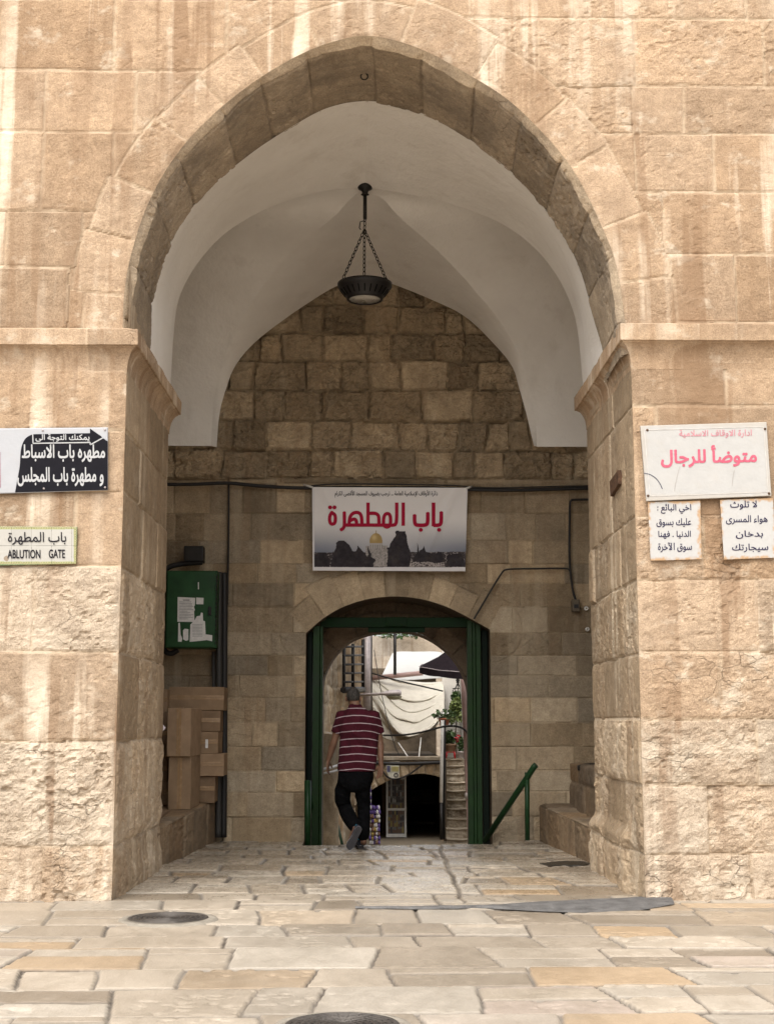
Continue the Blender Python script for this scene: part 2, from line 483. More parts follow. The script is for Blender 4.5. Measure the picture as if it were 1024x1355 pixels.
def facade_rows(side):
    out = []
    if side < 0:
        ys = [(-190, -95, [40, 210], .22, .6, .6), (-95, 0, [100, 250], .22, .55, .6), (0, 95, [152, 300], .22, .6, .75), (95, 176, [60, 180, 400], .18, .55, .55), (176, 281, [57, 150], .2, .6, .55), (281, 355, [8, 110], .18, .5, .6), (355, 437, [90, 150], .2, .35, .55),
              (437, 490, [], .12, .55, .6), (490, 571, [-60], .16, .5, .6), (571, 650, [60], .2, .5, .6), (650, 750, [-40, 100], .22, .5, .6), (750, 863, [45, -75], .75, .95, .06), (863, 981, [-50], .5, .6, .4), (981, 1120, [-90], 1.0, .95, .08), (1120, 1215, [55, -100], .8, .8, .25)]
    else:
        ys = [(-190, -80, [700, 900], .22, .6, .6), (-80, 23, [760, 985], .25, .6, .6), (23, 112, [712, 840, 1010], .28, .6, .6), (112, 175, [838, 905, 1050], .3, .55, .65), (175, 252, [842, 945], .25, .55, .65), (252, 334, [878, 1040], .4, .45, .6), (334, 425, [973, 1090], .25, .42, .6),
              (425, 482, [1000], .12, .5, .6), (482, 536, [960, 1100], .2, .5, .65), (536, 683, [870, 1040], .3, .5, .65), (683, 766, [930, 1080], .45, .45, .65), (766, 864, [1002, 1100], .55, .6, .42), (864, 951, [953, 1080], .6, .65, .42), (951, 1039, [1001, 1110], .95, .5, .1), (1039, 1131, [937, 1060], .85, .95, .08), (1131, 1215, [995, 1100], .8, .8, .12)]
    for k, (a, b, js, r, tn, hu) in enumerate(ys):
        z1, z0 = zy(a, FY), zy(b, FY); ym = (a + b) / 2
        j = [xy(x, ym, FY) for x in js]
        if side < 0: j += rand_js(-9, min(j + [-3.6]) - .7, .7, 1.4, k + 5)
        else: j += rand_js(max(j + [3.8]) + .8, 9, .7, 1.4, k + 55)
        if k == len(ys) - 1: z0 = -.5
        out.append(dict(v0=z0, v1=z1, js=sorted(j), rough=r, tone=tn, hue=hu))
    out[0]['v1'] = 12
    return out
def facade_fn(U, V):
    L = U < XC
    a = masonry(U, V, facade_rows(-1), 3, .012)
    b = masonry(U, V, facade_rows(1), 4, .012)
    M = [np.where(L, x, y) for x, y in zip(a, b)]
    tot = np.sum(np.linalg.norm(np.diff(arch, axis=0), axis=1))
    js = [.75]; r = random.Random(4)
    while js[-1] < tot - 1.0: js.append(js[-1] + r.uniform(.40, .78))
    d, s, nx, ny = ring_override(U, V, M, arch, .40, np.array(js), 6, .2, .5, .55, ZI)
    H, A = relief(U, V, *M, 3, jw=.022, jd=.007, off=.006, amp=.058, boss=.012, tonev=.5, freq=6.5)
    dop = curve_dist(U, V, opening)[0]
    H = H * sstep(0, .05, dop) - .008 * (1 - sstep(0, .03, dop)) * vnoise(U * 9, V * 9, 8)
    H += .03 * sstep(.13, 0.0, V) * fbm(U * 4, V * 6, 3, 3)       # mortar fillet at the foot
    return H, A
us = np.r_[np.linspace(-8, -3.6, 30)[:-1], np.arange(-3.6, 3.85, .0125), np.linspace(3.86, 8, 30)]
vs = np.r_[np.arange(-.03, 8.1, .0125), np.linspace(8.12, 9.0, 8)]
cut_wall('front_wall', us, vs, opening, facade_fn, FY, M_FACADE, gate)

# ---- soffit of the stone arch (bevelled arris, then one metre of voussoirs)
NS = 260
oc = halves(arch[1:-1], NS)
ic0 = chaikin([at(x, y, SB)[[0, 2]] for x, y in soff_px], 2)
ic = halves(np.concatenate([[(XL + .02, ZI)], [(XL + .02, ZI + .35)], ic0, [(XR - .06, ZI + .35)], [(XR - .04, ZI)]]), NS)
tg = np.gradient(oc, axis=0); tg /= np.linalg.norm(tg, axis=1)[:, None]
nin = np.stack([tg[:, 1], -tg[:, 0]], 1)                      # towards the opening
cen = np.array([XC, 4.9]); sg = np.sign(np.sum(nin * (cen - oc), 1)); nin *= sg[:, None]
ts = np.r_[np.linspace(0, .07, 7), np.linspace(.085, 1, 84)]
PT = np.zeros((len(oc), len(ts), 3)); sarc = np.r_[0, np.cumsum(np.linalg.norm(np.diff(oc, axis=0), axis=1))]
wob = .5 + fbm(sarc * 3, sarc * 0, 4, 12)
for i, t in enumerate(ts):
    if t <= .07: q = oc + nin * (.055 * t / .07) * wob[:, None]; y = FY - .004 + .075 * t / .07
    else:
        k = (t - .07) / .93; q = (oc + nin * .055 * wob[:, None]) * (1 - k) + ic * k; y = FY + .071 + (SB - FY - .071) * k
    PT[:, i, 0] = q[:, 0]; PT[:, i, 1] = y; PT[:, i, 2] = q[:, 1]
UU, VV = np.meshgrid(ts * 1.05, sarc)
js = [.3]; r = random.Random(8)
while js[-1] < sarc[-1]: js.append(js[-1] + r.uniform(.42, .62))
rows = [dict(v0=a, v1=b, js=[], rough=.45, tone=.5, hue=.5) for a, b in zip([-1] + js, js + [99])]
M = masonry(UU, VV, rows, 21, .015)
H, A = relief(UU, VV, *M, 21, jw=.015, jd=.009, off=.006, amp=.045, boss=.01, tonev=.8)
H *= sstep(0, .05, UU - .0); H -= .035 * np.exp(-((UU - .092) / .014) ** 2) * sstep(.35, .6, fbm(VV * 2.2, VV * 0, 3, 9)); A['tone'] = np.where(UU < .08, 1.0, A['tone']); A['hue'] = np.where(UU < .08, .85, A['hue'])
A['mort'] = np.where(UU < .085, 0, A['mort'])
PT[:, :, 0] += H * nin[:, None, 0]; PT[:, :, 2] += H * nin[:, None, 1]
grid_obj('arch_soffit', PT, M_SOFFIT, gate, A, smooth=False)
b = MB()                                                    # little iron ring under the crown
c = at(482, 97, 11.95)
b.tube([c + np.array([.032 * math.sin(a), 0, .032 * math.cos(a) - .03]) for a in np.linspace(0, 2 * math.pi, 18)], .006, 6, cap=False)
b.tube([c + np.array([0, 0, .0]), c + np.array([0, 0, .16])], .006, 6)
M_IRON = plain('black_iron', (.018, .016, .015), .5, .4, .4)
o_ring = b.build('iron_ring', M_IRON); tag(o_ring, 'small iron ring hanging under the crown of the stone arch', 'ring')

# ---- jambs
def jamb(side):
    X = XL if side < 0 else XR
    u = np.r_[np.arange(0, JB - FY + 1.3, .0145)]; v = np.arange(-.03, 5.32, .0145)
    U, V = np.meshgrid(u, v)
    rows = []
    for k, r in enumerate(facade_rows(side)):
        if r['v0'] > 5.4: continue
        rows.append(dict(v0=r['v0'], v1=r['v1'], js=rand_js(.35 if k % 2 else .7, 3.6, .6, 1.2, k * 3 + side), rough=r['rough'] * .85, tone=.45, hue=.5))
    M = masonry(U, V, rows, 30 + side, .014)
    H, A = relief(U, V, *M, 30 + side, jw=.018, jd=.012, off=.010, amp=.05, boss=.018, tonev=.7)
    H *= sstep(0, .04, U)
    if side > 0:                                            # bulging worn footing stones
        H += .07 * sstep(.55, .42, V) * sstep(.25, .6, U) * (.6 + .8 * fbm(U * 4, V * 4, 4, 3))
    else:
        H += .03 * sstep(.3, .1, V) * sstep(.1, .6, U)
    L = JB - FY; R = .05
    d = np.clip(U, 0, L); e = np.clip(U - L, 0, None)
    c = sstep(L - R, L + R, U)
    PX = X + side * e - side * H * (1 - c); PY = FY + d + H * c
    P = np.stack([PX, PY, V], -1)
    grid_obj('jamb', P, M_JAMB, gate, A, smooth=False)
jamb(-1); jamb(1)

# ---- imposts: a flat band over a hollow, returned into the opening
def impost(side):
    X = XL if side < 0 else XR
    zt, zb = (zy(437, FY - .08), zy(458, FY - .08)) if side < 0 else (zy(428, FY - .08), zy(450, FY - .08))
    prof = [(.0, zt + .035), (.06, zt + .010), (.100, zt), (.104, zt - .004), (.104, zb + .004), (.100, zb), (.084, zb - .001), (.080, zb - .010)]
    for k in range(1, 13):
        a = k / 12 * math.pi / 2
        prof.append((.078 * (1 - math.sin(a)), zb - .012 - .16 * (1 - math.cos(a)) - .05 * k / 12))
    prof = np.array([[o, z] for o, z in prof])
    n = len(prof)
    path = [(x, FY, 0, -1) for x in (np.linspace(-8, X, 420) if side < 0 else np.linspace(8, X, 420))[:-1]]
    path.append((X, FY, -side, -1))
    path += [(X, y, -side, 0) for y in np.linspace(FY + .02, JB + .04, 200)]
    path += [(X + side * .0, JB + .04, -side, 1)] + [(X + side * k * .02, JB + .04, 0, 1) for k in range(1, 30)]
    A = np.array(path)
    L = np.r_[0, np.cumsum(np.hypot(np.diff(A[:, 0]), np.diff(A[:, 1])))]
    U, K = np.meshgrid(L, np.arange(n)); O = prof[K, 0]; Z = prof[K, 1]
    rows = [dict(v0=-5, v1=99, js=rand_js(0, 12, .9, 1.5, 3 + side), rough=.25, tone=.68, hue=.6)]
    M = masonry(U, Z, rows, 40 + side, .004)
    H, AT = relief(U, Z, *M, 40 + side, jw=.008, jd=.006, off=.003, amp=.03, boss=0)
    worn = .012 * np.clip(fbm(U * 5, Z * 9, 4, 6) - .55, 0, 1) * 4
    O = O + np.where(O > .01, H * .3 - worn * .7, 0)
    P = np.stack([A[:, 0][None, :] + A[:, 2][None, :] * O, A[:, 1][None, :] + A[:, 3][None, :] * O, Z + np.where(O > .02, H * .3, 0)], -1)
    grid_obj('impost', P, M_FACADE, gate, AT, smooth=False)
impost(-1); impost(1)

# ---- plastered cross vault
t = NT('vault_plaster')
n1 = t.noise(1.2, 5, .6); n2 = t.noise(18, 5, .65)
pc = t.mix(t.rng(n1, .35, .7), (.78, .745, .69), (.87, .84, .79))
pc = t.mix(t.rng(t.noise(1.0, 5, .6, t.mapping((3, 3, .5))), .58, .75, 0, .25), pc, (.45, .39, .32))
M_PLASTER = t.fin(pc, .85, .2, t.bump(t.math('ADD', t.math('MULTIPLY', n1, 3), n2), .012))
CY = 14.45
crown = at(483, 248, CY)
FLc, FRc, BLc, BRc = (-2.06, 13.88), (2.16, 13.88), (-1.97, 16.76), (2.02, 16.76)
def groin(pts, corner, zend):
    L = [onplane(x, y, crown[:2], corner) for x, y in pts]
    L.append(np.array([corner[0], corner[1], zend])); return [crown] + L
gfl = groin([(423, 252), (355, 273), (297, 307), (263, 345), (242, 379), (231, 415)], FLc, 4.72)
gfr = groin([(558, 259), (613, 275), (661, 293), (705, 324), (736, 362), (753, 396), (764, 430)], FRc, 4.72)
gbl = groin([(462, 264), (440, 290), (389, 328), (355, 368), (323, 414), (301, 458), (288, 502), (281, 546)], BLc, 4.74)
gbr = groin([(507, 262), (527, 287), (568, 321), (603, 355), (633, 390), (657, 418), (679, 453), (694, 489), (703, 524), (709, 559)], BRc, 4.74)
NG = 90
back_px = [(287, 592), (290, 546), (299, 515), (310, 484), (336, 453), (375, 423), (415, 396), (446, 377), (470, 371), (487, 369), (508, 372), (529, 379), (578, 399), (617, 418), (652, 453), (679, 484), (687, 515), (696, 546), (706, 590)]
backc = chaikin([at(x, y, WY - .17) for x, y in back_px], 2)
def rs(p): return resample(chaikin(p, 2), NG)
GFL, GFR, GBL, GBR = map(rs, (gfl, gfr, gbl, gbr))
def loft(a, b, n=40, sag=0.0):
    w = np.linspace(0, 1, n)[None, :, None]; P = a[:, None] * (1 - w) + b[:, None] * w
    P[..., 2] += sag * (4 * w[..., 0] * (1 - w[..., 0])); return P
bkk = int(np.argmax(backc[:, 2]))
icc = np.stack([ic[:, 0], np.full(len(ic), SB - .02), ic[:, 1] + .0], 1); ik = NS
cells = [loft(resample(icc[:ik + 1][::-1], NG), GFL, sag=.05), loft(resample(icc[ik:], NG), GFR, sag=.05),
         loft(resample(backc[:bkk + 1][::-1], NG), GBL), loft(resample(backc[bkk:], NG), GBR)]
for a, c, s in ((GFL, GBL, -1), (GFR, GBR, 1)):
    for g in (a, c):
        e = g.copy(); e[:, 0] = s * 3.5; cells.append(loft(g, e, 30))
bmv = bmesh.new()
for P in cells:
    w = .010 * (fbm(P[..., 0] * 2 + 9, P[..., 1] * 2 + P[..., 2], 3, 2) - .5); P[..., 2] += w
    vsx = [[bmv.verts.new(Vector(p)) for p in row] for row in P]
    for i in range(len(vsx) - 1):
        for j in range(len(vsx[0]) - 1):
            f = bmv.faces.new((vsx[i][j], vsx[i][j + 1], vsx[i + 1][j + 1], vsx[i + 1][j])); f.smooth = True
for e in bmv.edges:
    if len(e.link_faces) == 2 and e.calc_face_angle(0) > math.radians(16): e.smooth = False
me = bpy.data.meshes.new('vault'); bmv.to_mesh(me); bmv.free(); setmat(me, M_PLASTER)
link(bpy.data.objects.new('vault', me), gate)

# ---- side walls, roof (walls show from the side; unseen top slab added to block light)
M_SIDE = plain('side_wall_stone', (.28, .21, .14), .9, .2, bump=.01)
for s_ in (-1, 1): MB().box2((s_ * 3.7, JB - .1, -.5), (s_ * 3.45, 19, 8.2)).build('side_wall', M_SIDE, gate)
b = MB(); b.box2((-8, FY + .06, 8.3), (8, 18.3, 8.6)).build('light_block_roof', plain('light_block_stone', (.3, .25, .19), .9), gate)

# ---- rear wall with the gateway
rear = thing('rear_wall', (0.3, WY, 0), 'rubble and ashlar stone wall behind the arch, pierced by the low gateway', 'wall')
dl = [(405, 838), (420, 824), (438, 811), (458, 801), (480, 794), (503, 790), (526, 789), (549, 791), (572, 796), (594, 804), (614, 814), (632, 824), (648, 833)]
dcur = chaikin([at(x, y, WY)[[0, 2]] for x, y in dl], 2)
DXL, DXR = dcur[0][0], dcur[-1][0]
dopen = [(DXL, -1.2)] + [tuple(p) for p in dcur] + [(DXR, -1.2)]
def rear_fn(U, V):
    ys = [640, 679, 715, 746, 772, 803, 837, 867, 894, 923, 956, 988, 1020, 1048, 1081, 1135]
    yu = [60, 150, 210, 260, 300, 335, 370, 405, 442, 478, 517, 557, 596, 634]
    rows = []; rr = random.Random(3)
    for k, (a, c) in enumerate(zip(yu[:-1], yu[1:])):
        rows.append(dict(v0=zy(c, WY), v1=zy(a, WY), js=rand_js(-4, 4, .22, .66, k + 70), rough=.85, tone=.6, hue=.55))
    rows.append(dict(v0=zy(640, WY), v1=zy(634, WY), js=rand_js(-4, 4, .8, 1.3, 2), rough=.1, tone=.3, hue=.5))
    for k, (a, c) in enumerate(zip(ys[:-1], ys[1:])):
        rows.append(dict(v0=zy(c, WY), v1=zy(a, WY), js=rand_js(-4, 4, .28, .8, k + 170), rough=.26))
    M = masonry(U, V, rows, 51, .008); M2 = masonry(U, V, rows, 51, .026, 2.6, .10)
    tot = np.sum(np.linalg.norm(np.diff(dcur, axis=0), axis=1))
    ring_override(U, V, M, dcur, .37, np.linspace(.3, tot - .3, 8), 9, .15, .6, .6)
    hi = V > zy(634, WY)
    H1, A = relief(U, V, *M, 51, jw=.012, jd=.008, off=.007, amp=.06, boss=.008, tonev=.8, rgv=1.0)
    H2, A2 = relief(U, V, *M2, 51, jw=.026, jd=.03, off=.022, amp=.21, boss=.012, tonev=.6, freq=3.6)
    H = np.where(hi, H2 + .02, H1)
    A = {k: np.where(hi, A2[k], A[k]) for k in A}
    H = H - .06 * sstep(-1.755, -1.775, U) * (~hi)
    dv = np.abs(U + 1.765); A['mort'] = np.where((dv < .012) & ~hi, 0, A['mort'])
    dop = curve_dist(U, V, dopen)[0]
    H *= sstep(0, .03, dop)
    return H, A
cut_wall('masonry', np.arange(-3.5, 3.5, .0145), np.arange(-.9, 7.6, .0145), dopen, rear_fn, WY, M_REAR, rear)
# reveal of the gateway
full = resample(np.array(dopen), 200); ys = np.linspace(WY - .002, IY + .02, 20)
P = np.stack([np.repeat(full[:, 0:1], 20, 1), np.repeat(ys[None, :], 200, 0), np.repeat(full[:, 1:2], 20, 1)], -1)
z0 = np.zeros(P.shape[:2]); S, T = np.meshgrid(ys, np.arange(200) * .04)
Mx = masonry(S, T, [dict(v0=a * .4, v1=a * .4 + .4, js=[], rough=.3, tone=.4) for a in range(25)], 61)
H, A = relief(S, T, *Mx, 61)
P[..., 2] -= np.abs(H) * .5
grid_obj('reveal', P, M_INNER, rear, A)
# inner arch
il = [(427, 912), (428, 898), (433, 884), (441, 870), (453, 856), (466, 846), (481, 840), (500, 836), (524, 834), (546, 836), (562, 841), (578, 850), (592, 861), (604, 874), (613, 889), (619, 905), (621, 916)]
icur = chaikin([at(x, y, IY)[[0, 2]] for x, y in il], 2)
iopen = [(icur[0][0], -1.2)] + [tuple(p) for p in icur] + [(icur[-1][0], -1.2)]
def inner_fn(U, V):
    rows = [dict(v0=-1 + a * .31, v1=-1 + a * .31 + .31, js=rand_js(-4, 4, .3, .7, a + 9), rough=.6, tone=.5, hue=.5) for a in range(20)]
    M = masonry(U, V, rows, 71, .015)
    tot = np.sum(np.linalg.norm(np.diff(icur, axis=0), axis=1))
    ring_override(U, V, M, icur, .30, np.linspace(.2, tot - .2, 8), 9, .4, .7, .6)
    return relief(U, V, *M, 71, amp=.07)
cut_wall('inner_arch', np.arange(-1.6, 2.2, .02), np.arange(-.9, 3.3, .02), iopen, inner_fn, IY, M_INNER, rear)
full = resample(np.array(iopen), 120); ys = np.linspace(IY - .01, IY + .55, 14)
P = np.stack([np.repeat(full[:, 0:1], 14, 1), np.repeat(ys[None, :], 120, 0), np.repeat(full[:, 1:2], 14, 1)], -1)
zz = np.zeros(P.shape[:2])
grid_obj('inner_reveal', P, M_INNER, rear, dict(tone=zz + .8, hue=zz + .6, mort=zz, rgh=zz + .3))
b = MB(); b.box2((-8, IY + .6, -1), (-1.5, IY + .75, 8.2)).box2((2.1, IY + .6, -1), (8, IY + .75, 8.2)).box2((-1.5, IY + .6, 3.1), (2.1, IY + .75, 8.2))
b.build('courtyard_face', plain('court_face', (.3, .23, .15), .9), rear)

# ------------------------------------------------------------------ paving
M_PAVE = None
def pave_mat():
    t = NT('worn_flagstones')
    tone = t.attr('tone').outputs['Fac']; hue = t.attr('hue').outputs['Fac']; mo = t.attr('mort').outputs['Fac']; rg = t.attr('rgh').outputs['Fac']
    c = t.mix(tone, (.235, .195, .15), (.435, .378, .305))
    c = t.mix(t.rng(hue, .80, .97, 0, .65), c, (.42, .29, .165))
    c = t.mix(t.rng(hue, .04, .0, 0, .8), c, (.38, .25, .205))
    c = t.mix(t.rng(hue, .30, .12, 0, .6), c, (.42, .385, .33))
    n1 = t.noise(1.6, 5, .6, t.mapping((1, .55, 1))); n2 = t.noise(9, 7, .72, t.mapping((1, .5, 1))); n3 = t.noise(60, 4, .7)
    c = t.mix(.8, c, t.mix(t.rng(n1, .3, .7), (.78, .76, .73), (1.18, 1.17, 1.16)), 'MULTIPLY')
    c = t.mix(.55, c, t.mix(t.rng(n2, .3, .7), (.78, .76, .73), (1.14, 1.14, 1.14)), 'MULTIPLY')
    c = t.mix(.4, c, t.mix(t.rng(n3, .3, .7), (.75, .74, .72), (1.2, 1.2, 1.2)), 'MULTIPLY')
    c = t.mix(t.rng(t.noise(2.3, 6, .7, t.mapping((1, 1, 1), (5, 5, 5))), .54, .70, 0, .4), c, (.27, .225, .17))
    c = t.mix(t.rng(t.noise(26, 5, .7), .66, .74, 0, .4), c, (.24, .2, .15))
    c = t.mix(t.math('MULTIPLY', mo, t.rng(n2, .2, .6, .85, 1)), c, t.mix(t.rng(n1, .4, .6), (.20, .175, .145), (.085, .07, .055)))
    ro = t.math('ADD', t.rng(n2, .3, .7, .13, .40), t.math('MULTIPLY', mo, .35))
    ro = t.math('ADD', ro, t.math('MULTIPLY', rg, .28), True)
    h = t.math('ADD', t.math('MULTIPLY', n2, 1.2), t.math('MULTIPLY', n3, .35))
    return t.fin(c, ro, .45, t.bump(h, .006))
M_PAVE = pave_mat()
def paving():
    us = np.r_[np.linspace(-9, -3.4, 40)[:-1], np.arange(-3.4, 3.6, .0125), np.linspace(3.62, 9, 40)]
    vs = np.r_[np.linspace(2, 6.2, 160)[:-1], np.arange(6.2, 16.95, .0125)]
    U, V = np.meshgrid(us, vs)
    r = random.Random(14); y = 1.5; rows = []; k = 0
    while y < 17.2:
        h = r.uniform(.42, .80) if y < 11.2 else r.uniform(.34, .78)
        fine = y > 11.5
        rows.append(dict(v0=y, v1=y + h, js=rand_js(-10, 10, .30 if fine else .34, .80 if fine else .95, 300 + k), rough=.35)); y += h; k += 1
    Us = U + .05 * V
    Vs = V + .10 * np.sin(U * .55 + .4 * V) + .03 * U
    M = masonry(Us, Vs, rows, 81, .028, 1.3, .13)
    # some slabs are cut again into smaller pieces
    sp = (hsh(M[0], 21) < .38); cut = .12 + .3 * hsh(M[0], 22); yy = np.zeros(U.shape)
    for rr_ in rows:
        m = (Vs >= rr_['v0'] - .05) & (Vs < rr_['v1'] + .05); yy[m] = ((Vs - rr_['v0']) / (rr_['v1'] - rr_['v0']))[m]
    dd = np.abs((yy - .3 - cut) * .55); hi_ = yy > .3 + cut
    M[1][sp] = np.minimum(M[1], dd)[sp]; M[0][sp & hi_] += 50
    a_, b_ = atZ(580, 1116), atZ(613, 1193)                  # the long open joint down the middle of the passage
    tt = (V - b_[1]) / (a_[1] - b_[1]); dl_ = np.abs(U - (b_[0] + (a_[0] - b_[0]) * tt) - .05 * (fbm(V * 2.5, V * 0, 4, 3) - .5)); ok_ = (tt > -.02) & (tt < 1.02)
    M[1][ok_] = np.minimum(M[1], dl_)[ok_]
    H, A = relief(U, V, *M, 81, jw=.015 + .012 * sstep(9, 13, V), jd=.017, off=.006, amp=.016, boss=.0, freq=2.6, rgv=.9)
    H -= .0055 * (fbm(U * 14, V * 14, 4, 90) - .5)
    jn = A['mort']; H *= 1
    H += .010 * (fbm(U * .9, V * .9, 3, 5) - .5)
    hole = ~((V[:-1, :-1] >= 16.395) & (U[:-1, :-1] > DXL - .01) & (U[:-1, :-1] < 1.5))
    P = np.stack([U, V, H], -1)
    A['rgh'] = sstep(12.6, 9.5, V) * .9
    o = grid_obj('paving', P, M_PAVE, None, A, hole); tag(o, kind='structure')
paving()
o = MB().box2((-1.2, 16.39, -.3), (1.9, 16.43, -.012)).build('threshold', plain('threshold_stone', (.5, .42, .32), .5)); tag(o, kind='structure')
st = MB()
for k in range(4): st.box2((-.78, 16.43 + .33 * k, -1.0), (1.4, 16.43 + .33 * (k + 1), -.19 * (k + 1)), bevel=.01)
o = st.build('steps', plain('step_stone', (.34, .27, .19), .6)); tag(o, kind='structure')
# wide ground: the square goes on behind the camera, the courtyard lies lower
b = MB(); b.face([(-300, -300, -.03), (300, -300, -.03), (300, 11.3, -.03), (-300, 11.3, -.03)])
o = b.build('square', plain('square_stone', (.46, .38, .29), .7, .3)); tag(o, kind='structure')
b = MB(); b.face([(-400, 11.2, -1.05), (400, 11.2, -1.05), (400, 600, -1.05), (-400, 600, -1.05)])
o = b.build('ground', plain('ground_earth', (.22, .18, .13), .9, .2)); tag(o, kind='structure')
# cement strip along the seam of the threshold
M_CEM = plain('grey_cement', (.125, .12, .115), .85, .2, var=.35, scale=9, bump=.014, bscale=30)
pts_f = [(470, 1203), (560, 1204), (640, 1203), (700, 1206), (770, 1209), (845, 1205), (893, 1198)]
pts_b = [(885, 1186), (858, 1186.5), (800, 1190), (720, 1193), (640, 1199), (560, 1201), (470, 1202)]
f_ = resample([atZ(x, y, .0) for x, y in pts_f], 90); g_ = resample([atZ(x, y, .0) for x, y in pts_b[::-1]], 90)
w = np.linspace(0, 1, 8)[None, :, None]; P = f_[:, None] * (1 - w) + g_[:, None] * w
P[..., 1] += .07 * (fbm(P[..., 0] * 6, P[..., 1] * 3, 4, 3) - .5)
edge_ = np.minimum(w[..., 0], 1 - w[..., 0])
P[..., 2] = .003 + .012 * sstep(0, .25, edge_) + .006 * fbm(P[..., 0] * 8, P[..., 1] * 8, 3, 2)
o = grid_obj('cement_strip', P, M_CEM); tag(o, kind='structure')
# ------------------------------------------------------------------ things in the passage
M_BLACK = plain('black_rubber', (.012, .011, .011), .5, .4)
M_CABLE = plain('cable_black', (.016, .014, .013), .55, .35)
M_GREEN = plain('gate_green_paint', (.010, .032, .007), .5, .2, var=.3, scale=6, bump=.002, bscale=60)
M_DKGREEN = plain('dark_green_leaf', (.004, .008, .005), .6, .1, var=.3)
M_RAILG = plain('rail_green_paint', (.008, .036, .010), .45, .25, var=.25)
M_CABGREEN = plain('cabinet_green', (.012, .052, .014), .45, .25, var=.3, scale=5, bump=.002)
M_WHITE = plain('dull_white', (.62, .60, .56), .6, .4, var=.1)
M_PAPER = plain('paper', (.62, .6, .57), .8, .2, var=.12, scale=30)
M_RUST = plain('rusty_iron', (.10, .055, .032), .8, .3, .2, var=.5, scale=25, bump=.004)
M_CONC = plain('concrete_ring', (.27, .24, .195), .8, .25, var=.2, bump=.004)
M_BENCH = stone_mat('bench_stone', (.17, .12, .075), (.33, .25, .165), (.28, .19, .11), (.24, .2, .155), (.2, .15, .1), dirt=.6, dirtcol=(.09, .07, .05), streak=.4, bumpd=.01)

def ledge(p0, p1, h0, h1, back, side, seed, name, label, cat, cap_r=.035):
    L = math.hypot(p1[0] - p0[0], p1[1] - p0[1]); dx, dy = (p1[0] - p0[0]) / L, (p1[1] - p0[1]) / L
    u = np.arange(0, L + .001, .015); n = len(u); root = thing(name, (p0[0], p0[1], 0), label, cat)
    hmax = max(h0, h1); v = np.r_[np.arange(-.02, hmax, .015), np.arange(hmax, hmax + back, .02)]
    U, V = np.meshgrid(u, v); h = h0 + (h1 - h0) * U / L
    rows = [dict(v0=-1, v1=hmax, js=rand_js(.2, L, .4, .8, seed), rough=.5, tone=.55), dict(v0=hmax, v1=9, js=rand_js(.3, L, .5, .9, seed + 1), rough=.3, tone=.6)]
    M = masonry(U, V, rows, seed, .01)
    H, A = relief(U, V, *M, seed, jw=.014, jd=.012, amp=.05, boss=.01)
    up = np.clip(V / hmax, None, 1) * h; inn = np.clip(V - hmax, 0, None)
    k = sstep(hmax - .04, hmax + .04, V)
    X = p0[0] + dx * U + side * (inn + cap_r * k * 0) - side * H * (1 - k); Y = p0[1] + dy * U; Z = up + H * k - .012 * (1 - np.abs(2 * k - 1))
    grid_obj('stone_face', np.stack([X, Y, Z], -1), M_BENCH, root, A)
    MB().box2((p1[0], p1[1] - .02, -.02), (p1[0] + side * back, p1[1], h1 - .02)).build('end', M_BENCH, root)
    MB().box2((p0[0], p0[1], -.02), (p0[0] + side * back, p0[1] + .02, h0 - .02)).build('end', M_BENCH, root)
    return root
ledge((-2.08, 13.7), (-1.84, 16.8), .37, .50, 1.4, -1, 91, 'stone_bench', 'low stone bench along the side of the passage carrying the cardboard boxes', 'bench')
ledge((2.22, 13.9), (1.99, 16.85), .34, .43, 1.3, 1, 95, 'stone_bench', 'low worn stone bench with nothing on it, beside the short green railing', 'bench')
def btop(y): return .37 + .13 * (y - 13.7) / 3.1
u = np.arange(0, 3.0, .02); v = np.arange(0, 1.4, .02); U, V = np.meshgrid(u, v)
M = masonry(U, V, [dict(v0=-1, v1=.34, js=[.55, 1.2], rough=.6, tone=.4), dict(v0=.34, v1=9, js=[.7], rough=.5, tone=.45)], 97)
H, A = relief(U, V, *M, 97)
e = np.clip(V - .55, 0, None); k = sstep(.5, .6, V); c2 = np.clip(U - 1.9, 0, None)
P = np.stack([2.36 + e + c2 - H * (1 - k), 16.85 - np.clip(U, 0, 1.9), .36 + np.clip(V, 0, .55) + H * k], -1)
o = thing('stone_block', (2.4, 16, .4), 'higher rough stone block standing on the empty bench in the corner', 'stone block'); grid_obj('rubble_face', P, M_BENCH, o, A)
b = MB(); b.tube([at(758, 1019, 16.0) + np.array([dx_, 0, .02 + .01 * math.sin(dx_ * 9)]) for dx_ in np.linspace(.05, .8, 9)], [.03, .045, .05, .055, .05, .055, .05, .04, .03], 8)
tag(b.build('black_sack', M_BLACK), 'flattened black sack lying on top of the rough stone block', 'sack')

# manhole covers
def manhole(px, py, r, label):
    c = atZ(px, py, .012); root = thing('manhole_cover', (c[0], c[1], 0.012), label, 'manhole cover', 'round iron manhole covers')
    b = MB(); prof = [(0.001, .016)]
    nring = 7
    for k in range(nring):
        a = r * (.12 + .86 * k / nring)
        prof += [(a, .016), (a + r * .02, .009), (a + r * .055, .009), (a + r * .075, .016)]
    prof += [(r * .985, .016), (r, .012), (r, -.05)]
    b.lathe(prof, (c[0], c[1], 0.004), 72, smooth=False, cap=False)
    for k in range(26):
        a = k * 2 * math.pi / 26
        b.box((c[0] + math.cos(a) * r * .52, c[1] + math.sin(a) * r * .52, .0165), (r * .8, .006, .003), rot=Euler((0, 0, a)))
    b.build('lid', M_IRONLID, root)
    b = MB(); b.lathe([(r * 1.005, -.04), (r * 1.01, .010), (r * 1.2, .006), (r * 1.3, -.02)], (c[0], c[1], 0.006), 72, cap=False); b.build('surround', M_CONC, root)
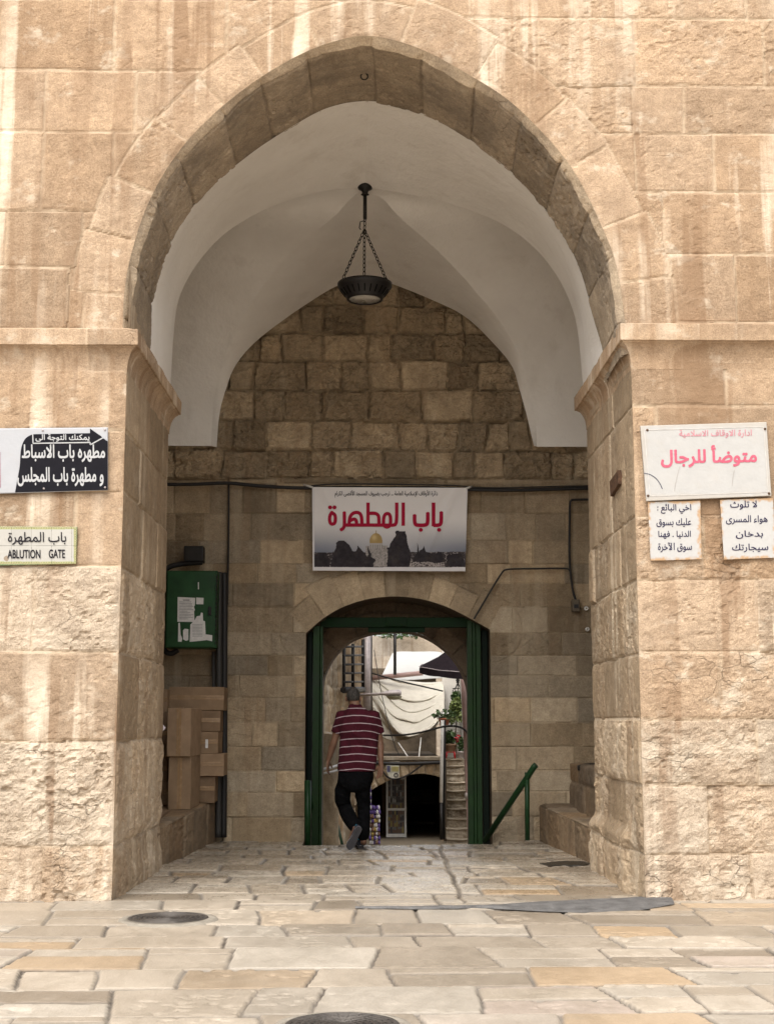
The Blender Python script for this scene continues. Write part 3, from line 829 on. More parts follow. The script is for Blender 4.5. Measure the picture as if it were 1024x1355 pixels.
M_IRONLID = plain('cast_iron', (.085, .075, .066), .5, .5, .5, var=.4, scale=9, bump=.003)
manhole(223, 1215, .285, 'dark round manhole cover in front of the left pier of the arch')
manhole(453, 1357, .265, 'round ribbed manhole cover cut off by the bottom of the picture')

pts_ = [atZ(x, y, -.004) for x, y in ((714, 1143.5), (728, 1141.5), (748, 1140), (770, 1140.5), (783, 1143.5), (768, 1146), (744, 1145.5), (726, 1147))]
tag(MB().prism(pts_, (0, 0, .008)).build('drain_gap', plain('drain_dark', (.03, .026, .02), .35, .5, var=.5, scale=30, bump=.01)), 'dark drain gap in the paving in front of the empty bench', 'drain')  # flat dark strip laid along the drain slot
# green electric cabinet with torn papers
Yc = 16.45
def rect(x0, y0, x1, y1, Y):
    a = at((x0 + x1) / 2, (y0 + y1) / 2, Y); return xy(x0, (y0 + y1) / 2, Y), xy(x1, (y0 + y1) / 2, Y), zy(y1, Y, (x0 + x1) / 2), zy(y0, Y, (x0 + x1) / 2)
x0, x1, z0, z1 = rect(221, 756, 285, 856, Yc)
cab = thing('electric_cabinet', ((x0 + x1) / 2, WY, z0), 'dark green metal electric cabinet with torn white notices on its door', 'electric cabinet')
MB().box2((x0 - .015, Yc + .02, z0 - .01), (x1 + .02, WY - .05, z1 + .01), bevel=.008).build('housing', M_CABGREEN, cab)
MB().box2((x0, Yc, z0), (x1 - .01, Yc + .018, z1), bevel=.005).build('door', M_CABGREEN, cab)
b = MB()
for k in range(16): b.tube([(x1 + .012, Yc + .012, z0 + .03 + k * (z1 - z0 - .06) / 16), (x1 + .012, Yc + .012, z0 + .03 + (k + .7) * (z1 - z0 - .06) / 16)], .009, 8)
b.build('hinge', M_IRON, cab)
hx, _, hz, hz1 = rect(276, 803, 282, 814, Yc)
b = MB(); b.box2((hx, Yc - .03, hz), (hx + .035, Yc, hz1), bevel=.006).box2((hx + .008, Yc - .045, hz + .03), (hx + .02, Yc - .03, hz + .1)); b.build('lock', M_IRON, cab)
rr = random.Random(5)
def paper(poly, lab=None):
    p = [at(235 + (x - 160) / 4.654, 790 + (y - 790) / 4.654, Yc - .004) for x, y in poly]
    o = MB().prism(p, (0, .0025, 0)).build('notice', M_PAPER, cab)
    if lab: o['label'] = lab
paper([(162, 790), (270, 795), (268, 840), (262, 850), (268, 868), (263, 880), (266, 944), (160, 942)], 'printed white notice')
paper([(276, 793), (321, 795), (320, 835), (276, 834)])
paper([(240, 960), (268, 930), (280, 908), (300, 905), (306, 885), (316, 888), (318, 935), (330, 940), (334, 1020), (375, 1025), (374, 1062), (340, 1055), (300, 1060), (236, 1066)], 'torn remains of a pasted notice')
paper([(195, 995), (205, 985), (228, 988), (228, 1055), (212, 1060), (196, 1050)])
paper([(166, 950), (176, 948), (180, 1020), (190, 1045), (186, 1066), (164, 1064)])
paper([(287, 700), (292, 698), (293, 742), (287, 743)])
M_INKG = plain('grey_ink', (.17, .17, .17), .8, .2)
b = MB()
for k in range(13):
    y = 812 + k * 9.5; w = rr.uniform(50, 88) if k else 40; xx = 172 if k else 195
    a = at(235 + (xx - 160) / 4.654, 790 + (y - 790) / 4.654, Yc - .0045); c_ = at(235 + (xx + w - 160) / 4.654, 790 + (y - 790) / 4.654, Yc - .0045)
    b.box2((a[0], a[1], a[2]), (c_[0], a[1] - .0005, a[2] + (.005 if k else .012)))
for k in range(9):
    y = 960 + k * 9; a = at(235 + (252 - 160) / 4.654, 790 + (y - 790) / 4.654, Yc - .0045); c_ = at(235 + (315 - 160) / 4.654, 790 + (y - 790) / 4.654, Yc - .0045)
    b.box2((a[0], a[1], a[2]), (c_[0], a[1] - .0005, a[2] + .004))
b.build('printed_lines', M_INKG, cab)

# floodlight box above the cabinet
x0, x1, z0, z1 = rect(243, 722, 269, 743, 16.6)
fl = thing('floodlight', ((x0 + x1) / 2, WY, z0), 'small black floodlight box on the wall above the green cabinet', 'floodlight')
MB().box2((x0, 16.62, z0), (x1, WY - .1, z1), bevel=.012).build('housing', M_IRON, fl)
MB().box2((x0 + .02, 16.605, z0 + .02), (x1 - .02, 16.62, z1 - .02)).build('glass', plain('dark_glass', (.03, .028, .026), .15, .5), fl)
MB().tube([(x0 + .1, WY - .1, (z0 + z1) / 2), (x0 + .1, WY + .06, (z0 + z1) / 2)], .02).build('bracket', M_IRON, fl)

# cables and pipes on the rear wall
def cable(pts, r, name, label, cat, mat=M_CABLE, Y=16.82, n=8):
    P = [at(x, y, Y) for x, y in pts] if len(pts[0]) == 2 else [at(x, y, yy) for x, y, yy in pts]
    P = chaikin(P, 2) if len(P) > 2 else P
    o = MB().tube(P, r, n).build(name, mat); return tag(o, label, cat)
cable([(190, 640), (213, 641), (260, 641), (302, 638.5), (330, 642), (372, 645), (412, 646), (470, 645), (520, 646), (570, 645), (620, 648), (680, 649), (740, 647), (780, 646), (830, 646)], .022, 'cable', 'thick black cable running level along the wall at the height of the banner top', 'cable', Y=16.80)
cable([(412, 643), (440, 640), (520, 641), (600, 642), (640, 646), (690, 645), (760, 643), (800, 643)], .009, 'cable', 'thin black cable looping just over the thick cable behind the banner', 'cable', Y=16.78)
cable([(303, 640), (303, 700), (302, 756), (301, 800)], .011, 'cable', 'thin black cable dropping in the wall joint above the dark pipes', 'cable', Y=16.86)
cable([(800, 661), (760, 661), (754.5, 662), (753.5, 668), (753, 700), (753, 745), (756, 772), (759, 788), (762, 795)], .014, 'cable', 'black cable coming down the wall to the small socket box', 'cable')
cable([(753.5, 756), (752, 752.5), (744, 752), (700, 752.5), (669, 753), (664, 757), (650, 780), (637, 802), (627, 819)], .011, 'cable', 'thin black cable slanting from the gateway arch to the socket cable', 'cable')
cable([(268, 744), (240, 746), (222, 750), (217, 760), (215, 800), (214.5, 845), (218, 862), (226, 866), (236, 860)], .032, 'cable', 'thick black cable looping down beside the green cabinet', 'cable', Y=16.7)
cable([(290, 757), (290, 800), (290, 900), (290, 1000), (289, 1108)], .036, 'pipe', 'dark grey pipe next to the green cabinet, nearer to the boxes', 'pipe', plain('dark_pipe', (.035, .033, .03), .6, .35), Y=16.70)
cable([(297, 758), (297.5, 800), (297, 900), (297, 1000), (296, 1108)], .038, 'pipe', 'black pipe standing in the wall joint next to the ashlar', 'pipe', Y=16.76)
cable([(283, 862), (283.5, 900), (283, 930), (282, 1108)], .024, 'pipe', 'thin dark pipe rising behind the stacked boxes', 'pipe', plain('grey_pipe', (.06, .055, .05), .6, .35), Y=16.82)
x0, x1, z0, z1 = rect(757, 793, 767, 809, 16.78)
so = thing('socket_box', ((x0 + x1) / 2, WY, z0), 'small dark socket box at the end of the black wall cable', 'socket')
MB().box2((x0, 16.79, z0), (x1, 16.9, z1), bevel=.01).build('case', plain('dirty_plastic', (.10, .08, .055), .6, .3), so)
MB().box2((x0 + .02, 16.78, z0 + .04), (x1 - .02, 16.79, z0 + .085)).build('outlet', M_BLACK, so)
for (px, py, lab) in ((775.5, 805, 'white wall plug beside the socket box'), (777, 832.5, 'white wall plug a little below the socket box')):
    c = at(px, py, 16.86); b = MB(); b.lathe([(.009, 0), (.011, -.012), (.024, -.01), (.026, .03)], c, 14, axis='Y', cap=False); tag(b.build('wall_plug', M_WHITE), lab, 'wall plug', 'plugs in the rear wall')

# cardboard boxes
def card_mat(name, c):
    t = NT(name); n = t.noise(7, 5, .6); w = t.n('ShaderNodeTexWave'); w.inputs['Scale'].default_value = 50; t.l(t.oc, w.inputs[0]); w.bands_direction = 'Z'
    cc = t.mix(1, c, t.mix(t.rng(n, .3, .7), (.82, .81, .8), (1.15, 1.15, 1.15)), 'MULTIPLY')
    return t.fin(cc, .8, .2, t.bump(t.math('ADD', w.outputs[1], t.math('MULTIPLY', n, 3)), .003))
CARD = [card_mat('cardboard', (.34, .23, .14)), card_mat('cardboard_dark', (.27, .18, .11)), card_mat('cardboard_pale', (.39, .265, .165))]
M_TAPE = plain('packing_tape', (.30, .19, .10), .25, .5, var=.1)
def carton(x0, y0, x1, y1, Y, dep, label, m=0, rot=0.0, tape='v', zb=None, mark=False):
    a0, a1, z0, z1 = rect(x0, y0, x1, y1, Y)
    if zb is not None: z0 = zb
    w, h = a1 - a0, z1 - z0
    root = thing('cardboard_box', ((a0 + a1) / 2, Y + dep / 2, z0), label, 'box', 'cardboard boxes stacked on the bench')
    R = Euler((0, 0, math.radians(rot))); c = Vector(((a0 + a1) / 2, Y + dep / 2, (z0 + z1) / 2))
    def piece(mb, off, d, bev=0): mb.box(c + R.to_matrix() @ Vector(off), d, rot=R, bevel=bev)
    b = MB(); piece(b, (0, 0, 0), (w, dep, h), .007)
    bmesh.ops.subdivide_edges(b.bm, edges=[e for e in b.bm.edges if e.calc_length() > .1], cuts=5, use_grid_fill=True)
    rnd = random.Random(int(x0 * 7 + y0))
    for v_ in b.bm.verts:
        q = v_.co; k = .012 * (vnoise(np.array([q.x * 6.0 + x0]), np.array([q.z * 6.0 + q.y * 3]), 5)[0] - .5); v_.co += Vector((k * .6, k, k * .4))
    b.build('carton', CARD[m], root)
    if tape == 'v':
        b = MB(); piece(b, (0, -dep / 2 - .004, 0), (.05, .004, h * .98)); piece(b, (0, 0, h / 2 + .004), (.05, dep * .98, .004)); b.build('tape', M_TAPE, root)
        b = MB(); piece(b, (.0, -dep / 2 - .0075, 0), (.004, .002, h * .97)); b.build('flap_seam', CARD[1], root)
    elif tape == 'h':
        b = MB(); piece(b, (0, -dep / 2 - .004, h * .05), (w * .98, .004, .05)); b.build('tape', M_TAPE, root)
        b = MB(); piece(b, (0, -dep / 2 - .0075, h * .05), (w * .97, .002, .004)); b.build('flap_seam', CARD[1], root)
    if mark:
        b = MB(); piece(b, (w * .33 if mark == 1 else -w * .02, -dep / 2 - .008, -h * .05), (.03, .003, h * .4)); b.build('shipping_label', M_PAPER, root)
    return root
ZB = btop(15.7)
carton(225, 1001, 254.5, 1063, 15.55, .58, 'tall taped box standing on the bench as the lower of the two front boxes', 0, -3, zb=ZB)
carton(224, 937, 255.5, 1001, 15.5, .55, 'tall taped box leaning on top of the lower front box', 2, -5)
carton(223, 909, 296, 940, 16.3, .5, 'long wide box lying across the top of the whole stack', 0, 1, 'h')
carton(260, 940.5, 291, 968, 16.3, .5, 'small box directly under the right end of the long wide box', 1, 2, 'h')
carton(260, 968.5, 289, 997, 16.25, .5, 'small box with a white shipping label on its front', 0, 0, 'h', mark=3)
carton(258, 997.5, 296, 1027, 16.25, .5, 'flat wide box below the one with the white shipping label', 2, 1, 'h')
carton(258, 1027.5, 284, 1057, 16.3, .5, 'small box at the foot of the stack next to the dark pipes', 1, 1, 'h', zb=btop(16.3))
carton(204, 943.5, 222.5, 1003, 16.0, .6, 'tall box half hidden behind the left pier, under the top corner box', 1, 0, 'h')
carton(204, 1003.5, 222, 1033, 16.0, .6, 'flat box half hidden by the pier, middle of the inner column', 1, 0, 'h')
carton(204, 1033.5, 222.5, 1064, 16.0, .6, 'bottom box of the inner column half hidden by the pier', 0, 0, 'h', zb=btop(16.1))
carton(203, 912, 221.5, 943, 16.1, .5, 'box at the top of the inner column beside the long wide box', 0, 0, 'h')
b = MB(); b.box2((-2.6, 14.3, btop(14.4)), (-2.17, 15.4, btop(15.0) + .035), bevel=.01); tag(b.build('cardboard_sheet', CARD[1]), 'flattened cardboard lying on the bench in front of the box stack', 'cardboard')

# scrap of paper stuck at the back edge of the left jamb, plate on the right jamb, rusty bracket at the arch foot
p = [at(205, 966, 13.9), at(215, 957.5, 13.9), at(219.5, 963, 13.9), at(211, 973, 13.9)]
tag(MB().prism(p, (0, .004, 0)).build('paper_scrap', plain('pinkish_paper', (.62, .55, .58), .8)), 'crumpled pale scrap of paper stuck at the edge of the left pier', 'paper')
p = [atX(806, 637, XR - .035), atX(817, 622, XR - .035), atX(817.5, 640, XR - .035), atX(807, 657, XR - .035)]
tag(MB().prism(p, (.05, 0, 0)).build('metal_plate', M_RUST), 'small rusty metal plate on the inner side of the right pier', 'plate')
p = [atX(780, 399, XR - .16), atX(790.5, 377, XR - .13), atX(792, 386, XR - .12), atX(793, 396, XR - .11), atX(788, 408, XR - .13)]
tag(MB().prism(p, (.05, .02, 0)).build('iron_bracket', M_RUST), 'dark jagged iron bracket at the right foot of the arch', 'bracket')

# hanging lamp
LY = CY - .02
lc = at(483, 250, LY); px_m = abs(xy(484, 380, LY) - xy(483, 380, LY))
lamp = thing('hanging_lamp', (lc[0], lc[1], lc[2] + .05), 'black bowl lamp hanging on three chains from the crown of the vault', 'lamp')
zr = zy(377, LY); zb_ = zy(398, LY); zt = zy(290, LY)
b = MB(); b.lathe([(.012, .14), (.02, .11), (.02, .085), (.07, .06), (.085, .03), (.075, 0), (.04, -.02), (.03, -.05), (.045, -.065), (.02, -.075)], (lc[0], lc[1], lc[2]), 24)
for a in range(6): b.box((lc[0] + .055 * math.cos(a), lc[1] + .055 * math.sin(a), lc[2] + .1), (.07, .02, .015), rot=Euler((0, .3, a)))
b.build('ceiling_rose', M_IRON, lamp)
MB().tube([(lc[0], lc[1], lc[2] - .06), (lc[0], lc[1], zt)], .02, 10).build('rod', M_IRON, lamp)
def chain(p, q, link=.055, r=.0048):
    p = Vector(p); q = Vector(q); L = (q - p).length; n = max(2, int(L / (link * .78))); d = (q - p).normalized(); x = d.orthogonal().normalized(); y = d.cross(x)
    b = MB()
    for i in range(n):
        c = p + (q - p) * ((i + .5) / n); s = x if i % 2 else y
        b.tube([c + d * math.cos(a) * link * .5 + s * math.sin(a) * link * .28 for a in np.linspace(0, 2 * math.pi, 11)], r, 5, cap=False)
    return b
R1, R2 = 36 * px_m, 21 * px_m
hub = (lc[0] - .005, lc[1], zt - .12)
chain((lc[0], lc[1], zt + .02), hub).build('chain', M_IRON, lamp)
for a in (200, 335, 92):
    chain(hub, (lc[0] + R1 * .9 * math.cos(math.radians(a)), lc[1] + R1 * .9 * math.sin(math.radians(a)), zr)).build('chain', M_IRON, lamp)
MB().tube([(lc[0] - .01, lc[1], zt - .02), (lc[0] - .05, lc[1], zt - .03), (lc[0] - .06, lc[1], zt - .1), (lc[0] - .045, lc[1], zt - .12)], .006, 6).build('hook', M_IRON, lamp)
cz = zr - .0
b = MB(); b.lathe([(R1 * .97, .0), (R1, .012), (R1 * 1.0, -.02), (R1 * .95, -.045), (R2 * 1.14, -.150), (R2 * 1.14, -.168), (R2 * 1.0, -.168), (R2 * 1.0, -.14), (R1 * .9, -.04), (R1 * .97, .0)], (lc[0], lc[1], cz), 48, cap=False); b.build('bowl', M_IRON, lamp)
b = MB()
for k in range(24):
    a = 2 * math.pi * k / 24; rm = (R1 * .93 + R2 * 1.12) / 2 + .004
    b.box((lc[0] + rm * math.cos(a), lc[1] + rm * math.sin(a), cz - .097), (.008, .012, .085), rot=Euler((0, math.atan2(R1 * .95 - R2 * 1.14, .105), a)))
b.build('vent_grille', plain('slot_black', (.003, .003, .003), .9, .1), lamp)
MB().lathe([(.001, -.156), (R2 * .99, -.160), (R2 * .99, -.145), (.001, -.14)], (lc[0], lc[1], cz), 40).build('diffuser', plain('milky_glass', (.55, .53, .48), .3, .5, var=.08), lamp)

# green steel gate: posts, lintel and the two folded leaves
GY = WY + .22
mg = thing('metal_gate', (.3, GY, 0), 'green painted steel gate frame with both leaves folded open in the gateway', 'gate')
def gbox(x0, y0, x1, y1, Y, dep, name, mat, z0=None, bev=.006, grooves=()):
    a, c, z_0, z_1 = rect(x0, y0, x1, y1, Y)
    if z0 is not None: z_0 = z0
    b = MB(); xs = [a] + [a + (c - a) * g for g in grooves] + [c]
    for i in range(len(xs) - 1): b.box2((xs[i] + (.004 if i else 0), Y + .012 * (i % 2), z_0), (xs[i + 1], Y + dep, z_1), bevel=bev)
    return b.build(name, mat, mg)
gbox(413.3, 828, 426.5, 1118, GY - .06, .16, 'post', M_GREEN, -.10, grooves=(.7,))
gbox(619, 821, 637, 1114, GY - .05, .16, 'post', M_GREEN, -.10, grooves=(.38, .62))
M_LINT = plain('lintel_shaded_green', (.005, .018, .005), .6, .1, var=.3)  # gate green darkened: the lintel's shade is put into the colour
gbox(424, 817, 622, 830, GY, .12, 'lintel', M_LINT)
gbox(487, 829, 562, 836.5, GY + .03, .08, 'lintel', M_LINT)
gbox(510, 816.5, 538, 829, GY - .02, .03, 'lock_box', M_LINT)
gbox(406, 836, 412.5, 1116, GY + .0, .7, 'leaf', M_DKGREEN, -.08)
gbox(638.5, 834, 646, 1112, GY + .0, .7, 'leaf', M_DKGREEN, -.08)

def rail(name, label, bars):
    a = at(*bars[0][1][0]); root = thing(name, (a[0], a[1], 0), label, 'railing')
    for nm, pts, r in bars: MB().tube([at(*p) for p in pts], r, 12).build(nm, M_RAILG, root)
rail('handrail', 'short green slanting handrail on an upright post beside the empty bench', [('post', [(697, 1022, 16.35), (697.5, 1112, 16.35)], .028), ('rail', [(709, 1012, 16.25), (706, 1015, 16.26), (697, 1029, 16.35), (641, 1113, 16.85)], .036)])
rail('handrail', 'narrow green handrail at the foot of the gate post behind the man', [('post', [(407, 1033, 16.55), (407.5, 1118, 16.55)], .038), ('rail', [(407, 1034, 16.6), (416, 1085, 17.3), (419, 1110, 17.6)], .022)])
# ------------------------------------------------------------------ the courtyard beyond the gateway
M_COURT = stone_mat('courtyard_stone', (.30, .22, .135), (.50, .40, .27), (.44, .30, .17), (.40, .35, .28), (.44, .36, .26), streak=.9, lime=.5, limecol=(.66, .6, .5), dirt=.5, dirtcol=(.15, .11, .07), bumpd=.012)
M_STEP = stone_mat('stair_stone', (.36, .31, .24), (.52, .46, .37), (.44, .36, .25), (.44, .41, .36), (.4, .35, .28), gain=(.7, 1.1), dirt=.6, dirtcol=(.17, .135, .095), streak=.4, bumpd=.012)
M_FARWALL = stone_mat('far_wall_render', (.42, .36, .29), (.47, .41, .33), (.45, .37, .28), (.42, .38, .33), (.42, .36, .29), streak=.95, lime=.4, limecol=(.62, .57, .5), brown=(.20, .12, .06), dirt=.35, dirtcol=(.24, .19, .14), bumpd=.01)
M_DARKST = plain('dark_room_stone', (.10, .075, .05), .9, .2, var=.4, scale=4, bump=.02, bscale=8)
M_TARP = plain('canvas_tarpaulin', (.56, .525, .45), .85, .2, var=.08, scale=5, bump=.002, bscale=120)
M_TARPW = plain('white_tarpaulin', (.43, .42, .395), .8, .2, var=.05, scale=5)
M_STEEL = plain('painted_steel', (.42, .37, .36), .5, .5, .2, var=.2)
M_PINK = plain('pinkish_pipe', (.33, .22, .20), .6, .4, var=.2, scale=8)
M_AWN = plain('dark_awning', (.014, .010, .012), .9, .05, var=.3)
M_TERRA = plain('terracotta', (.33, .12, .065), .8, .3, var=.2)
M_LEAF = plain('leaf_green', (.055, .095, .03), .55, .4, var=.5, scale=40)
M_LEAFP = plain('leaf_yellow_green', (.15, .19, .055), .55, .4, var=.4, scale=40)
M_PETALW = plain('white_petal', (.75, .73, .70), .7)
M_PETALR = plain('red_petal', (.42, .03, .04), .6)
M_WWALL = plain('whitewash', (.66, .63, .58), .9, .2, var=.12, scale=3, bump=.006, bscale=20)
GZ = -1.05
def cw(p0, p1, zt, rows_h, seed, name, label, mat, amp=.06, rough=.5, flip=1):
    """a straight stone wall standing between two plan points"""
    L = math.hypot(p1[0] - p0[0], p1[1] - p0[1]); d = ((p1[0] - p0[0]) / L, (p1[1] - p0[1]) / L); nrm = (d[1] * flip, -d[0] * flip)
    u = np.arange(0, L, .03); v = np.arange(GZ - .1, zt, .03); U, V = np.meshgrid(u, v)
    rows = [dict(v0=GZ - 1 + k * rows_h, v1=GZ - 1 + (k + 1) * rows_h, js=rand_js(-1, L + 1, rows_h * .9, rows_h * 2, seed + k), rough=rough) for k in range(int((zt + 3) / rows_h))]
    M = masonry(U, V, rows, seed, .02); H, A = relief(U, V, *M, seed, amp=amp)
    P = np.stack([p0[0] + d[0] * U + nrm[0] * H, p0[1] + d[1] * U + nrm[1] * H, V], -1)
    o = grid_obj(name, P, mat, None, A)
    return tag(o, label, 'wall')
lw0, lw1 = at(392, 1000, 21.0), at(491.5, 1000, 34.0)
cw(lw0[:2], lw1[:2], 5.6, .34, 201, 'courtyard_wall', 'weathered streaked stone wall with the iron window grille, left of the tarpaulin', M_COURT, .07, .7)
fw0, fw1 = at(470, 900, 42.0), at(700, 900, 42.0)
cw(fw0[:2], fw1[:2], zy(841, 42), .9, 231, 'far_wall', 'tall pale rendered wall with rust stains closing the courtyard at the back', M_FARWALL, .02, .15)
def leaves(n, c, r, size, seed, up=.3, droop=0.0, flat=1.0):
    rnd = random.Random(seed); b = MB()
    for i in range(n):
        while True:
            p = Vector((rnd.uniform(-1, 1), rnd.uniform(-1, 1), rnd.uniform(-1, 1)))
            if p.length < 1 and rnd.random() < .35 + p.length: break
        q = Vector(c) + Vector((p.x * r[0], p.y * r[1], p.z * r[2] - droop * abs(p.x) * rnd.random()))
        s = size * rnd.uniform(.6, 1.4)
        M = Euler((rnd.uniform(-1.2, 1.2), rnd.uniform(-1.2, 1.2), rnd.uniform(0, 6.28))).to_matrix()
        w = s * .38
        pts = [M @ Vector(v) for v in ((0, -s * .6, 0), (w, 0, s * .12), (0, s * .6, -s * .1), (-w, 0, s * .12))]
        b.bm.faces.new([b.bm.verts.new(q + v) for v in pts])
    return b
b = leaves(190, at(530, 840, 41.7), (.8, .2, .13), .09, 3)
o = b.build('hanging_creeper', M_LEAF, recalc=False); tag(o, 'green creeper hanging over the top of the far rendered wall', 'plant')

# iron window grille on the left wall, drain pipes and wires
wdir = (lw1 - lw0)[:2] / np.linalg.norm((lw1 - lw0)[:2]); wn = np.array([wdir[1], -wdir[0]])
g0, g1 = lw0[:2] + wn * .22, lw1[:2] + wn * .22
def gp(x, y): return onplane(x, y, g0, g1)
gr_ = thing('window_grille', gp(468, 912), 'dark iron window grille with five rows of squares on the streaked wall', 'window grille')
MB().tube([gp(455, 856), gp(455, 913)], .03, 6).build('upright', M_IRON, gr_)
MB().tube([gp(467, 852), gp(467, 913)], .033, 6).build('upright', M_IRON, gr_)
MB().tube([gp(480.5, 846), gp(480.5, 914)], .035, 6).build('upright', M_IRON, gr_)
for y in (856, 867.5, 879.5, 891, 902.5, 913): MB().tube([gp(454, y), gp(481, y - .5)], 0.02 if y < 910 else .06, 6).build('crossbar', M_IRON, gr_)
for i, (x, y0, y1, r, m, lab) in enumerate(((485.5, 838, 945, .085, M_STEEL, 'pale thick drain pipe at the end of the streaked wall'), (490.5, 834, 950, .035, M_CABLE, 'black thin pipe at the far corner of the streaked wall'), (476, 925, 950, .02, M_CABLE, 'short thin dark pipe under the street lamp arm'))):
    tag(MB().tube([gp(x, y0), gp(x, y1)], r, 10).build('drain_pipe', m), lab, 'pipe')

# street lamp on its arm
sl = thing('street_lamp', at(480, 919, 26), 'grey street lamp head on a thin arm reaching out in front of the tarpaulin', 'street lamp')
MB().tube([at(474, 920, 28.0), at(484, 919.5, 26.6), at(505, 918, 26.0)], .028, 8).build('arm', M_STEEL, sl)
a = at(503, 918, 26); c = at(531, 917, 26.0); k = 1 / 71.0
b = MB(); b.ring_loft([[a + np.array([(c - a)[0] * t, .09 * s * math.cos(q), (c - a)[2] * t + (.055 * s if math.sin(q) > 0 else .05 * s) * math.sin(q)]) for q in np.linspace(0, 2 * math.pi, 12, endpoint=False)] for t, s in ((0, .45), (.2, .7), (.5, 1.1), (.85, 1.2), (.97, 1.0), (1, .6))]); b.build('head', M_STEEL, sl)
b = MB(); m_ = at(522, 922.5, 26); b.lathe([(.001, -.05), (.08, -.045), (.13, -.01), (.14, .02)], m_, 20, cap=False); b.build('lens', plain('lamp_lens', (.32, .31, .22), .25, .5), sl)

# tarpaulins
def sheet(top, bot, nu, nv, fold, seed, name, label, mat, thick=.012):
    T = resample(chaikin([at(*p) for p in top], 2), nu); B = resample(chaikin([at(*p) for p in bot], 2), nu)
    w = np.linspace(0, 1, nv)[:, None, None]; P = T[None] * (1 - w) + B[None] * w
    U, V = np.meshgrid(np.linspace(0, 1, nu), np.linspace(0, 1, nv))
    P = fold(P, U, V)
    o = grid_obj(name, P, mat); m = o.modifiers.new('thick', 'SOLIDIFY'); m.thickness = thick
    return tag(o, label, 'tarpaulin')
def f_up(P, U, V):
    P[..., 1] += .12 * np.sin(U * 9 + V * 5) * V + .10 * (fbm(U * 3, V * 3, 3, 5) - .5); P[..., 2] -= .10 * np.sin(np.pi * U) * (1 - V) * .5
    return P
sheet([(519, 865, 37.5), (528, 861.5, 37.5), (552, 861, 37.5), (577, 859.5, 37.5), (590, 863, 37.2), (612, 885, 36.5)], [(503, 900, 34.2), (520, 900, 34.2), (545, 900, 34.2), (575, 898, 34.2), (615, 897, 34.2)], 80, 50, f_up, 1, 'tarpaulin', 'smooth white tarpaulin stretched above the steel beam', M_TARPW)
def f_lo(P, U, V):
    s = np.zeros(U.shape)
    for k, (v0, dep, wd, am, ph) in enumerate(((.26, .26, .03, .22, .05), (.58, .28, .03, .25, .05), (.42, .33, .028, .22, .12), (.18, .20, .045, .30, .1), (.34, .30, .05, .42, .15), (.50, .30, .05, .46, .1), (.66, .24, .05, .40, .0), (.80, .16, .045, .28, .0), (.08, .1, .04, .2, .2))):
        line = v0 - .22 + dep * 1.9 * np.sin(np.pi * np.clip(U * .70 + ph * .3, 0, 1)) + .05 * (fbm(U * 4, U * 0 + k, 2, k) - .5)
        x = (V - line) / wd
        s += am * np.exp(-np.where(x < 0, x * x * .25, x * x * 3)) * (.35 + .65 * sstep(0, .25, U)) * sstep(1.05, .8, U)
    P[..., 1] -= s * .75; P[..., 2] -= s * .12
    P[..., 1] += .15 * (fbm(U * 5, V * 6, 4, 8) - .5) - .5 * np.sin(np.pi * V) * .5
    return P
sheet([(490, 894, 34.0), (510, 897, 34.0), (535, 900, 34.0), (560, 903, 34.0), (587, 902, 34.0)], [(496, 962, 32.2), (503, 973, 32.0), (517, 980.5, 31.6), (535, 980, 31.3), (553, 974, 31.0), (571, 964, 30.8), (587, 954, 30.6)], 150, 170, f_lo, 2, 'tarpaulin', 'big draped canvas tarpaulin hanging in swags below the steel beam', M_TARP)
def sbar(pts, r, name, label, cat, mat, n=8):
    return tag(MB().tube(chaikin([at(*p) for p in pts], 2) if len(pts) > 2 else [at(*p) for p in pts], r, n).build(name, mat), label, cat)
sbar([(491, 897.5, 33.6), (559, 890.5, 33.2)], .058, 'beam', 'pinkish steel beam between the two tarpaulins', 'beam', M_PINK)
sbar([(522.5, 833, 33.0), (522.5, 893, 33.0)], .036, 'pole', 'thin dark pole standing up from the steel beam in front of the white tarpaulin', 'pole', M_IRON)
sbar([(490, 890, 33), (512, 897, 32.4), (545, 905, 32.2), (586, 914.5, 32)], .018, 'wire', 'dark wire slanting across the top of the draped tarpaulin', 'wire', M_CABLE)
sbar([(495, 860, 33), (502, 905, 32.4), (512, 950, 31.5), (521, 985, 31), (530, 1003, 30)], .009, 'wire', 'very thin wire falling in front of the draped tarpaulin', 'wire', M_CABLE)

# terrace over the shop vault
SY = 29.5
te = thing('shop_vault', at(540, 1040, SY), 'pale stone vault front of the dark little shop with a terrace on top', 'building')
zt_ = zy(1006, SY)
scur = chaikin([at(x, y, SY)[[0, 2]] for x, y in ((470, 1066), (480, 1054), (490, 1046), (511, 1034), (525, 1029), (538, 1026), (548, 1024), (561.5, 1023.5), (575, 1026), (583, 1029))], 2)
sopen = [(scur[0][0], GZ - 1)] + [tuple(p) for p in scur] + [(scur[-1][0], GZ - 1)]
def shop_fn(U, V):
    M = masonry(U, V, [dict(v0=GZ + k * .3 - .2, v1=GZ + k * .3 + .1, js=rand_js(-3, 3, .25, .5, k), rough=.4, tone=.6) for k in range(14)], 301)
    ring_override(U, V, M, scur, .34, np.arange(.12, 4, .17), 9, .4, .75, .65)
    return relief(U, V, *M, 301, jw=.03, jd=.03)
cut_wall('front', np.arange(xy(452, 1040, SY), xy(587, 1040, SY), .022), np.arange(GZ - .1, zt_, .022), sopen, shop_fn, SY, M_COURT, te)
xl_, xr_ = xy(452, 1040, SY), xy(587, 1040, SY)
MB().box2((xl_ - .3, SY - .14, zt_), (xr_, SY + .5, zt_ + .075), bevel=.012).build('ledge', M_COURT, te)
